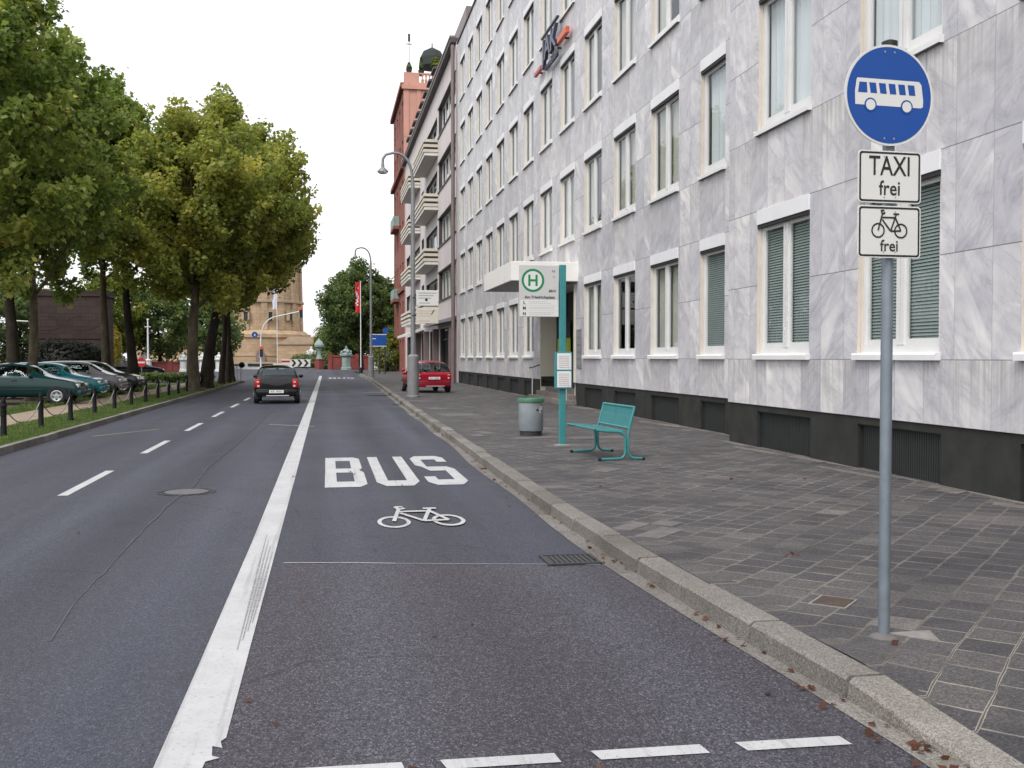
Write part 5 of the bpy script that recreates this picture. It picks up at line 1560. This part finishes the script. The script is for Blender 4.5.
# ------------------------------------------------------------------ cars
def car(name, label, loc, rz, paint, L=3.7, Wd=1.64, H=1.44, style='hatch', det=True, group=None, low_plate=False):
    t = thing(name, label, 'car', loc, rz, group)
    w = Wd / 2; a = L / 2
    rear = -a; front = a
    if style == 'hatch':
        S = [(-a, .40, .78, .74, .80, .80), (-a + .03, .30, .90, .82, .88, .87), (-a + .07, .27, .96, .84, .91, .89), (-a + .18, .26, .99, .90, .88, 1.12),
             (-a + .38, .25, 1., .92, .81, H - .05), (-a + .95, .24, 1., .94, .76, H), (-.15, .24, 1., .93, .75, H + .01), (.35, .24, 1., .92, .73, H - .02), (.60, .24, 1., .91, .72, H - .09),
             (a - .85, .25, 1., .90, .80, .99), (a - .45, .26, .98, .84, .80, .90), (a - .14, .28, .92, .72, .72, .77), (a - .02, .33, .82, .60, .62, .62), (a, .40, .70, .52, .55, .54)]
    elif style == 'saloon':
        S = [(-a, .42, .74, .80, .70, .84), (-a + .06, .32, .88, .90, .80, .95), (-a + .25, .27, .96, .94, .82, 1.0), (-a + .75, .25, 1., .95, .80, 1.03), (-a + 1.1, .25, 1., .95, .70, 1.24),
             (-a + 1.5, .24, 1., .94, .66, H - .03), (-.1, .24, 1., .93, .66, H), (.3, .24, 1., .92, .66, H - .03), (.6, .24, 1., .91, .66, H - .11),
             (a - 1.25, .25, 1., .90, .80, .97), (a - .55, .26, .98, .82, .80, .88), (a - .15, .28, .93, .72, .72, .76), (a - .02, .33, .84, .60, .62, .62), (a, .40, .72, .52, .55, .54)]
    else:  # estate
        S = [(-a, .42, .76, .84, .74, .92), (-a + .05, .31, .88, .92, .80, 1.02), (-a + .14, .27, .95, .96, .76, 1.16), (-a + .36, .26, .99, .96, .70, H - .05), (-a + .8, .25, 1., .95, .68, H - .005),
             (-.6, .24, 1., .94, .67, H), (0., .24, 1., .93, .67, H), (.35, .24, 1., .92, .66, H - .03), (.65, .24, 1., .91, .66, H - .12),
             (a - 1.2, .25, 1., .90, .80, .97), (a - .55, .26, .98, .82, .80, .88), (a - .15, .28, .93, .72, .72, .76), (a - .02, .33, .84, .60, .62, .62), (a, .40, .72, .52, .55, .54)]
    mb = MB(); rings = []
    for (yy, zb, wk, zbelt, tk, zt) in S:
        ww = w * wk; wt = w * tk; wb = ww * .965
        zb_ = min(zbelt, zt - .04)
        half = [(0, zb), (ww * .80, zb), (ww * .965, zb + .07), (ww, lerp(zb, zb_, .45)), (ww * .995, lerp(zb, zb_, .72)), (wb, zb_), (wb - .02, zb_ + .02 if zt - zb_ > .1 else zb_ + .006), (lerp(wb, wt, .55), lerp(zb_, zt, .55)), (wt, zt - min(.07, (zt - zb_) * .3)), (wt * .72, zt - .012), (0, zt)]
        rings.append([(x, yy, z) for x, z in half] + [(-x, yy, z) for x, z in half[-2:0:-1]])
    n = len(rings[0]); ng = len(S)
    vs = [p for r_ in rings for p in r_]; fs = []; ms = []
    # windscreen station indices
    st = [s[0] for s in S]
    kin = {'hatch': (2, 4, 8, 9), 'saloon': (3, 5, 8, 9), 'estate': (1, 3, 8, 9)}[style]
    for i in range(ng - 1):
        for k in range(n):
            j = (k + 1) % n
            fs.append((i * n + k, i * n + j, (i + 1) * n + j, (i + 1) * n + k))
            seg = k if k < n // 2 else n - 1 - k       # 0..9 from bottom centre to top centre
            m = 0
            if seg == 0: m = 3
            rear_g = kin[0] <= i < kin[1]
            front_g = i == 8
            if seg in (7, 8, 9) and rear_g: m = 1
            if seg in (8, 9) and front_g: m = 1
            if seg in (6, 7) and kin[1] <= i < 8: m = 2
            if seg in (6,) and i == 8 and False: m = 2
            ms.append(m)
    fs.append(tuple(range(n))[::-1]); ms.append(0); fs.append(tuple((ng - 1) * n + k for k in range(n))); ms.append(0)
    me = bpy.data.meshes.new('tmp'); me.from_pydata(vs, [], fs)
    for k in range(4): me.materials.append(None)
    me.polygons.foreach_set('material_index', ms)
    bm = bmesh.new(); bm.from_mesh(me); bmesh.ops.recalc_face_normals(bm, faces=bm.faces); bm.to_mesh(me); bm.free()
    ob = bpy.data.objects.new('tmp', me); C.objects.link(ob)
    md = ob.modifiers.new('s', 'SUBSURF'); md.levels = 2; md.render_levels = 2
    dgx = bpy.context.evaluated_depsgraph_get()
    ev = bpy.data.meshes.new_from_object(ob.evaluated_get(dgx))
    bpy.data.objects.remove(ob); bpy.data.meshes.remove(me)
    V = [v.co.copy() for v in ev.vertices]; NN = [v.normal.copy() for v in ev.vertices]
    body = {}
    for idx, nm_, mt in ((0, 'body', paint), (1, 'end_windows', M['car_glass']), (2, 'side_window', M['car_glass']), (3, 'underside', M['trim_black'])):
        F = [p.vertices[:] for p in ev.polygons if p.material_index == idx]
        if not F: continue
        groups = [F]
        if idx == 1: groups = [[f for f in F if V[f[0]].y < 0], [f for f in F if V[f[0]].y >= 0]]
        if idx == 2: groups = [[f for f in F if V[f[0]].x < 0], [f for f in F if V[f[0]].x >= 0]]
        for gi, F in enumerate(groups):
            if not F: continue
            us = sorted({q for f in F for q in f}); mp = {q: i for i, q in enumerate(us)}
            mb = MB(); mb.add([V[q] + (NN[q] * -.006 if idx in (1, 2) else Vector()) for q in us], [[mp[q] for q in f] for f in F])
            mb.build(nm_ if idx != 1 else ('rear_window', 'windscreen')[gi], mt, t, True, smooth_angle=70)
    bpy.data.meshes.remove(ev)
    # cabin: dark seats/floor so the glass has something behind it
    mb = MB(); mb.rbox(-w * .8, w * .8, -a + .45, a - 1.15, .35, .70, .05)
    for sx in (-.36, .36):
        for yy in (-.15, -.95): mb.rbox(sx * w / .8 - .2, sx * w / .8 + .2, yy - .12, yy + .05, .7, H - .42, .05)
    mb.build('seats', M['trim_black'], t)
    # pillars between side windows
    mb = MB()
    for s in (-1, 1):
        for yy in (.0,): mb.box(s * w * .70 - .02, s * w * .70 + .02, yy - .04, yy + .04, .95, H - .1)
    # wheels
    wr_ = .29; wy_ = (-a + .62, a - .72)
    for yy in wy_:
        for s in (-1, 1):
            mb = MB(); mb.lathe([(.19, -.09), (wr_ - .02, -.09), (wr_, -.06), (wr_, .06), (wr_ - .02, .09), (.19, .09)], n=24)
            mb.xform(Matrix.Translation((s * (w - .072), yy, wr_)) @ Matrix.Rotation(R(90), 4, 'Y'))
            wl = mb.build('wheel', M['tyre'], t, True)
            if det:
                mb = MB(); mb.lathe([(.195, .05), (.195, .082), (.17, .088), (.15, .078), (.06, .086), (.02, .088)], n=20); mb.xform(Matrix.Translation((s * (w - .056), yy, wr_)) @ Matrix.Rotation(R(90) * s, 4, 'Y'))
                mb.build('rim', M['rim'], wl, True)
                mb = MB()
                for k in range(5):
                    aa = 2 * math.pi * k / 5
                    c_, s_ = math.cos(aa + .63), math.sin(aa + .63)
                    mb.box(-.03, .03, -.05, .05, -.005, .003); 
                mbx = MB()
                for k in range(5):
                    aa = 2 * math.pi * k / 5
                    mbx.sphere((.115 * math.cos(aa), .115 * math.sin(aa), .082), (.036, .036, .008), 0, 8, 4)
                mbx.xform(Matrix.Translation((s * (w - .056), yy, wr_)) @ Matrix.Rotation(R(90) * s, 4, 'Y')); mbx.build('rim_holes', M['trim_black'], wl)
            mb = MB()
            arch = [(wr_ + .055) for _ in range(1)]
            pts = [(yy + (wr_ + .045) * math.cos(R(q)), wr_ + (wr_ + .045) * math.sin(R(q))) for q in range(-20, 201, 20)]
            mb.prism(pts, s * (w - .20), s * (w - .012), 'x'); mb.build('wheel_arch', M['trim_black'], t)
    # rear: lights, plate, bumper strip, window wiper
    zl = {'hatch': .75, 'saloon': .80, 'estate': .88}[style]
    mb = MB()
    for s in (-1, 1):
        mb = MB(); mb.rbox(min(s * w * .70, s * w * .95), max(s * w * .70, s * w * .95), -a - .015, -a + .25, zl - .16, zl + (.17 if style == 'hatch' else .13), .03); li = mb.build('tail_light', M['red_lamp'], t, True)
        mb = MB(); mb.rbox(min(s * w * .74, s * w * .84), max(s * w * .74, s * w * .84), -a - .022, -a + .0, zl - .13, zl - .06, .008); mb.rbox(min(s * w * .76, s * w * .86), max(s * w * .76, s * w * .86), -a - .022, -a, zl + .03, zl + .08, .008); mb.build('reversing_lamp', M['clear_lamp'], li)
    mb = MB(); mb.rbox(-w * .90, w * .90, -a - .06, -a + .18, .28, .56, .05); mb.build('rear_bumper', paint, t, True)
    mb = MB(); mb.box(-w * .9, w * .9, -a - .066, -a - .0605, .47, .50); mb.box(-w * .45, w * .55, -a - .066, -a - .0605, .29, .325, 1); mb.build('bumper_strip', [M['trim_black'], M['clear_lamp']], t)
    zp = .60 if not low_plate else .40
    mb = MB(); mb.rbox(-.26, .26, -a - .082, -a - .066, zp, zp + .11, .004)
    mb.box(-.30, .30, -a - .0655, -a + .1, zp - .02, zp + .13, 1)
    pt = mb.build('licence_plate', [M['plate'], paint], t)
    mb = MB()
    for k in range(6):
        if k != 2: mb.box(-.2 + .068 * k, -.15 + .068 * k, -a - .0845, -a - .0825, zp + .03, zp + .085)
    mb.build('plate_marks', M['print_grey'], pt)
    # front lights, bumper, mirrors, handles
    for s in (-1, 1):
        mb = MB(); mb.rbox(min(s * w * .52, s * w * .86), max(s * w * .52, s * w * .86), a - .22, a - .03, .56, .70, .03); mb.build('headlight', M['clear_lamp'], t, True)
        mb = MB(); mb.sphere((s * (w + .05), .62, .98), (.09, .06, .075)); mb.build('mirror', paint, t, True)
        for yy in ((-.28,) if style == 'hatch' else (-.75, .1)):
            mb = MB(); mb.rbox(min(s * w * .985, s * (w + .012)), max(s * w * .985, s * (w + .012)), yy - .09, yy + .09, .80, .83, .006); mb.build('door_handle', M['trim_black'], t)
        mb = MB(); mb.box(min(s * w * .98, s * (w + .01)), max(s * w * .98, s * (w + .01)), -a + 1.1, a - 1.15, .50, .54); mb.build('side_strip', M['trim_black'], t)
    mb = MB(); mb.rbox(-w * .86, w * .86, a - .16, a + .05, .28, .50, .04); mb.build('front_bumper', paint, t, True)
    return t
def paint(name, col, rough=.14): return simple(name, col, rough, .0, .04, 1., 0., None, .45)
P_black, P_red, P_green, P_teal, P_grey, P_dark = paint('car_black', (.004, .004, .005), .10), paint('car_red', (.30, .008, .022)), paint('car_dark_green', (.008, .045, .045)), paint('car_turquoise', (.010, .16, .19)), paint('car_silver_grey', (.17, .16, .17)), paint('car_charcoal', (.022, .022, .026))
cb = car('parked_car', 'black hatchback driving away in the lane left of white line', (-1.85, 39.6, 0), R(1), P_black, 3.55, 1.62, 1.42, low_plate=True)
cb.name = 'driving_car'
mb = MB(); mb.poly([(-.30, -1.80, .90), (-.1, -1.80, .88), (.05, -1.80, .82), (.32, -1.80, .95), (.05, -1.80, .95), (-.12, -1.80, .98)]); 
car('parked_car', 'red hatchback parked on the pavement behind the nearer lamp', (4.42, 46.3, SW), R(7), P_red, 3.75, 1.66, 1.43)
GP = 'cars parked under the trees'
car('parked_car', 'dark green saloon parked at the photo\'s left edge', (-10.5, 37.4, .1), R(-90), P_green, 4.35, 1.70, 1.42, 'saloon', group=GP)
car('parked_car', 'turquoise estate parked between the dark green and grey cars', (-10.7, 42.0, .1), R(-90), P_teal, 4.2, 1.70, 1.42, 'estate', group=GP)
car('parked_car', 'silver grey hatchback parked beside the turquoise car', (-10.55, 46.0, .1), R(-90), P_grey, 3.9, 1.66, 1.46, 'hatch', group=GP)
car('parked_car', 'charcoal estate parked last in the row under the trees', (-10.7, 49.4, .1), R(-90), P_dark, 4.5, 1.72, 1.46, 'estate', group=GP)
car('parked_car', 'black saloon standing behind the no entry sign', (-16.2, 92, 0), R(-80), P_black, 4.5, 1.75, 1.42, 'saloon')
car('parked_car', 'red car far off between the kerbside trunks', (-20.5, 132, 0), R(-90), P_red, 4.2, 1.7, 1.45, 'hatch')

# ------------------------------------------------------------------ far street furniture
# traffic light on a bent mast
tl = thing('traffic_light', 'traffic light on a bent white mast before the tower', 'traffic light', (-7.0, 112, 0))
pts = [(0, 0, 0), (0, 0, 3.6)] + arc((0, 0, 3.6), (.05, 0, 5.6), (1.4, 0, 6.05), 8)[1:] + [(4.2, 0, 6.7)]
MB().tube(pts, [.10, .09] + [.07] * 9, 10).build('mast', M['white_stone'], tl, True)
def signal(x, z, parent):
    mb = MB(); mb.rbox(x - .17, x + .17, -.25, -.02, z - .5, z + .5, .03); s = mb.build('signal_head', M['black'], parent)
    mb = MB(); mb.box(x - .22, x + .22, -.02, .0, z - .58, z + .6); mb.build('backboard', M['sign_white'], s)
    mb = MB(); mb.rbox(x - .2, x + .2, -.28, -.0, z + .28, z + .62, .03); mb.build('red_lens', M['orange'], s)
    for dz in (-.05, -.33):
        mb = MB(); disc_flat(mb, x, z + dz, .10, -.252, 16); mb.build('lens', M['grille'], s)
signal(4.25, 6.55, tl); signal(.05, 2.3, tl)
mb = MB(); mb.prism([(-.62 + .32 * math.cos(2 * math.pi * k / 24), 4.15 + .32 * math.sin(2 * math.pi * k / 24)) for k in range(24)], -.12, -.1, 'y'); rs_ = mb.build('round_sign', M['sign_blue'], tl)
mb = MB(); mb.poly([(-.72, -.123, 4.1), (-.58, -.123, 3.98), (-.52, -.123, 4.04), (-.62, -.123, 4.12), (-.52, -.123, 4.22), (-.58, -.123, 4.28)]); mb.build('arrow', M['sign_white'], rs_)
MB().box(-.3, -.05, -.1, .0, 4.1, 4.16).build('bracket', M['iron'], tl)
t2 = thing('traffic_light', 'traffic light on an arm at far left before trees', 'traffic light', (-31., 100, 0))
pts = [(4.5, 0, 0), (4.5, 0, 5.0), (0, 0, 5.2)]
MB().tube(pts, .08, 8).build('mast', M['white_stone'], t2)
signal(-.1, 5.1, t2)
# banner poles
def flagpole(label, loc, h, fab, z0, z1, w, marks):
    t = thing('flag_pole', label, 'flag', loc)
    MB().lathe([(.14, 0), (.10, .3), (.055, .5), (.04, h), (.06, h + .02), (.05, h + .1)], n=10).build('pole', M['white_frame'], t, True)
    MB().lathe([(.2, 0), (.2, .55), (.1, .6)], n=12).build('foot', M['black'], t, True)
    mb = MB(); nx, nz = 6, 18
    G = [[(-.05 - w * (i / nx) * (1 - .18 * math.sin(k * .9) * .5), .10 * math.sin(i * 1.2 + k * .35) * (i / nx), lerp(z0, z1, k / nz)) for i in range(nx + 1)] for k in range(nz + 1)]
    for k in range(nz):
        for i in range(nx): mb.quad(G[k][i], G[k][i + 1], G[k + 1][i + 1], G[k + 1][i])
    fl = mb.build('banner', fab, t, True)
    if marks:
        mb = MB()
        r_ = random.Random(5)
        for k in range(2, 15):
            for i in (2, 3, 4):
                if r_.random() < .5:
                    p = [G[k][i], G[k][i + 1], G[k + 1][i + 1], G[k + 1][i]]
                    mb.quad(*[(q[0], q[1] - .02, q[2]) for q in p])
        mb.build('banner_marks', M['white_fabric'], fl)
flagpole('tall pole with a hanging red banner beside the far lamp', (3.3, 101, SW), 9.0, M['red_fabric'], 6.0, 9.0, .48, True)
flagpole('white furled flag on a pole before the tower', (-6.6, 140, 0), 12.2, M['white_fabric'], 8.2, 12.0, .55, False)
# direction sign
dsn = thing('direction_sign', 'dark blue direction sign on a post near the far lamp', 'traffic sign', (4.9, 96, SW + .55))
mb = MB(); mb.tube([(-.05, 0, -.55), (-.05, 0, 2.2)], .06, 8); mb.tube([(.5, 0, -.55), (.5, 0, 3.7)], .06, 8); mb.build('posts', M['iron'], dsn)
mb = MB(); mb.rbox(-.95, .62, -.12, -.07, 2.12, 3.15, .02); pn = mb.build('panel', M['sign_blue'], dsn)
mb = MB(); mb.box(-.97, .64, -.125, -.065, 3.152, 3.22); mb.box(-.97, .64, -.125, -.065, 2.05, 2.118); mb.box(-.8, -.35, -.124, -.1205, 2.75, 2.82); mb.build('panel_trim', M['sign_white'], pn)
mb = MB(); mb.prism([(.55 + .28 * math.cos(2 * math.pi * k / 20), 3.55 + .28 * math.sin(2 * math.pi * k / 20)) for k in range(20)], -.1, -.07, 'y'); mb.build('round_sign', M['sign_blue'], dsn)
# no entry sign
ne = thing('no_entry_sign', 'red no entry sign on a post before the black saloon', 'traffic sign', (-12.9, 75, 0))
MB().tube([(0, 0, 0), (0, 0, 1.75)], .035, 8).build('post', M['steel'], ne)
mb = MB(); mb.prism([(.33 * math.cos(2 * math.pi * k / 28), 1.35 + .33 * math.sin(2 * math.pi * k / 28)) for k in range(28)], -.06, -.04, 'y'); p = mb.build('disc', M['signred'], ne)
mb = MB(); mb.box(-.24, .24, -.064, -.0605, 1.29, 1.41); mb.build('bar', M['sign_white'], p)
# white mast
wm = thing('lamp_mast', 'slim white lamp mast on a stone pedestal in the park', 'lamp mast', (-18.6, 112, 0))
MB().lathe([(.45, 0), (.45, .5), (.36, .6), (.34, 1.3), (.42, 1.4), (.2, 1.5)], n=8).build('pedestal', M['white_stone'], wm)
MB().lathe([(.11, 1.5), (.07, 5.6), (.12, 5.62), (.12, 5.75), (.05, 5.8)], n=10).build('mast', M['white_frame'], wm, True)
MB().box(-.3, .3, -.04, .04, 4.9, 4.98).build('crossbar', M['white_frame'], wm)
# red balustrade wall with copper and white pedestals
def red_wall(label, x0, x1, y, h, n):
    t = thing('garden_wall', label, 'wall', ((x0 + x1) / 2, y, 0))
    L = x1 - x0
    MB().box(-L / 2, L / 2, -.2, .2, 0, h * .8).build('wall', M['red_wall'], t)
    mb = MB(); mb.box(-L / 2, L / 2, -.28, .28, h * .8, h * .92); mb.build('coping', M['red_wall'], t)
    mb = MB()
    for k in range(n + 1): x = -L / 2 + L * k / n; mb.box(x - .3, x + .3, -.33, .33, 0, h)
    mb.build('piers', M['red_wall'], t)
red_wall('red wall under the big tree at the right of the square', .4, 9.8, 143., 2.2, 5)
red_wall('low red wall across the park behind the black saloon', -38., -16., 126., 1.3, 9)
red_wall('low red wall at the photo\'s left edge below the copper lantern', -48, -37., 121., 1.7, 4)
def lantern(label, loc, s):
    t = thing('copper_lantern', label, 'lantern', loc)
    MB().lathe([(.75 * s, 0), (.75 * s, 1.5 * s), (.85 * s, 1.6 * s), (.85 * s, 1.75 * s)], n=4).build('pedestal', M['red_wall'], t)
    mb = MB(); mb.lathe([(.5 * s, 1.75 * s), (.35 * s, 2.1 * s), (.28 * s, 2.6 * s), (.30 * s, 3.1 * s), (.42 * s, 3.3 * s), (.25 * s, 3.5 * s)], n=12); mb.build('column', M['copper'], t, True)
    mb = MB(); mb.lathe([(.35 * s, 3.5 * s), (.72 * s, 3.7 * s), (.78 * s, 4.1 * s), (.68 * s, 4.25 * s)], n=12); hd2 = mb.build('lamp_bowl', M['copper'], t, True)
    mb = MB(); mb.lathe([(.66 * s, 4.25 * s), (.55 * s, 4.6 * s), (.2 * s, 4.85 * s), (.05 * s, 5.1 * s)], n=12); mb.build('lamp_dome', M['copper'], hd2, True)
lantern('copper lantern on a red pedestal left of the big tree', (-1.1, 146, 0), .86)
lantern('copper lantern at far left behind the dark green car', (-38.0, 120, 0), .90)
def pedestal(label, loc, s, mat):
    t = thing('garden_pedestal', label, 'pedestal', loc, group='pedestals on the garden walls')
    MB().lathe([(.62 * s, 0), (.62 * s, .25 * s), (.5 * s, .35 * s), (.5 * s, 1.5 * s), (.72 * s, 1.7 * s), (.72 * s, 1.9 * s), (.35 * s, 2.05 * s)], n=8).build('pillar', mat, t)
    mb = MB(); mb.lathe([(.3 * s, 2.05 * s), (.42 * s, 2.3 * s), (.12 * s, 2.55 * s), (.16 * s, 2.7 * s), (.02 * s, 2.85 * s)], n=8); mb.build('finial', mat, t, True)
    mb = MB()
    for k in range(4): a = k * math.pi / 2 + .3; mb.sphere((.52 * s * math.cos(a), .52 * s * math.sin(a), 2.1 * s), (.17 * s, .17 * s, .2 * s), 0, 8, 6)
    mb.build('scrolls', mat, t, True)
pedestal('stout copper green pedestal at the end of the red wall', (2.6, 140, 0), 1.15, M['copper'])
pedestal('pale pedestal beside the red corner building', (8.9, 138, 0), 1.05, M['copper'])
pedestal('slim white pedestal before the tower\'s side wing', (-2.6, 175, 0), 1.25, M['white_stone'])
pedestal('pale pedestal behind the blue direction sign post', (6.7, 141.5, 0), 1.05, M['white_stone'])
for k, px in enumerate((-23.9, -21.2, -16.8, -14.6, -12.7)):
    pedestal(ORD[k] + ' white finial pedestal from the left along the park wall', (px, 125.2, 0), .82, M['white_stone'])
pedestal('left one of two white pedestals before the copper lantern', (-39.3, 116, 0), .85, M['white_stone'])
pedestal('right one of two white pedestals before the copper lantern', (-37.6, 116, 0), .85, M['white_stone'])
# chevron board
cv = thing('chevron_board', 'white chevron board with dark arrows at the roundabout', 'traffic sign', (-4.1, 139, 0))
mb = MB(); mb.box(-1.9, 1.9, -.05, .0, .45, 1.45); b = mb.build('board', M['sign_white'], cv)
mb = MB()
for k in range(3):
    x = -.65 + .82 * k
    mb.prism([(x, .5), (x + .32, .5), (x + .68, .95), (x + .32, 1.4), (x, 1.4), (x + .36, .95)], -.075, -.052, 'y')
mb.build('arrows', M['sign_black'], b)
mb = MB(); mb.box(-1.9, -.8, -.072, -.0521, 1.05, 1.3); mb.build('red_field', M['signred'], b)
mb = MB(); mb.box(-1.5, -1.4, 0.001, .08, 0, 1.3); mb.box(1.4, 1.5, 0.001, .08, 0, 1.3); mb.build('legs', M['iron'], cv)
mk = MB(); 
gl_ = thing('garden_wall', 'pale low wall in front of the tower behind the black car', 'wall', (-9.6, 150, 0))
MB().box(-3.4, 3.6, -.2, .2, 0, .85).build('wall', M['white_stone'], gl_)
mb = MB(); mb.box(-1.6, 1.9, -.3, -.21, .45, .82); mb.build('dark_panel', M['grille'], gl_)
# railing at the end of the verge
rl = thing('verge_railing', 'short dark railing with white posts at the verge corner', 'railing', (-6.6, 69.0, .1))
mb = MB()
for k in range(4): mb.box(.12 + .28 * k, .20 + .28 * k, -.04, .04, 0, 1.05)
mb.build('posts', M['white_frame'], rl)
mb = MB(); mb.box(-.3, 1.05, -.06, .06, 1.05, 1.15); mb.sphere((1.05, 0, 1.1), .2); mb.build('rail', M['bollard'], rl)
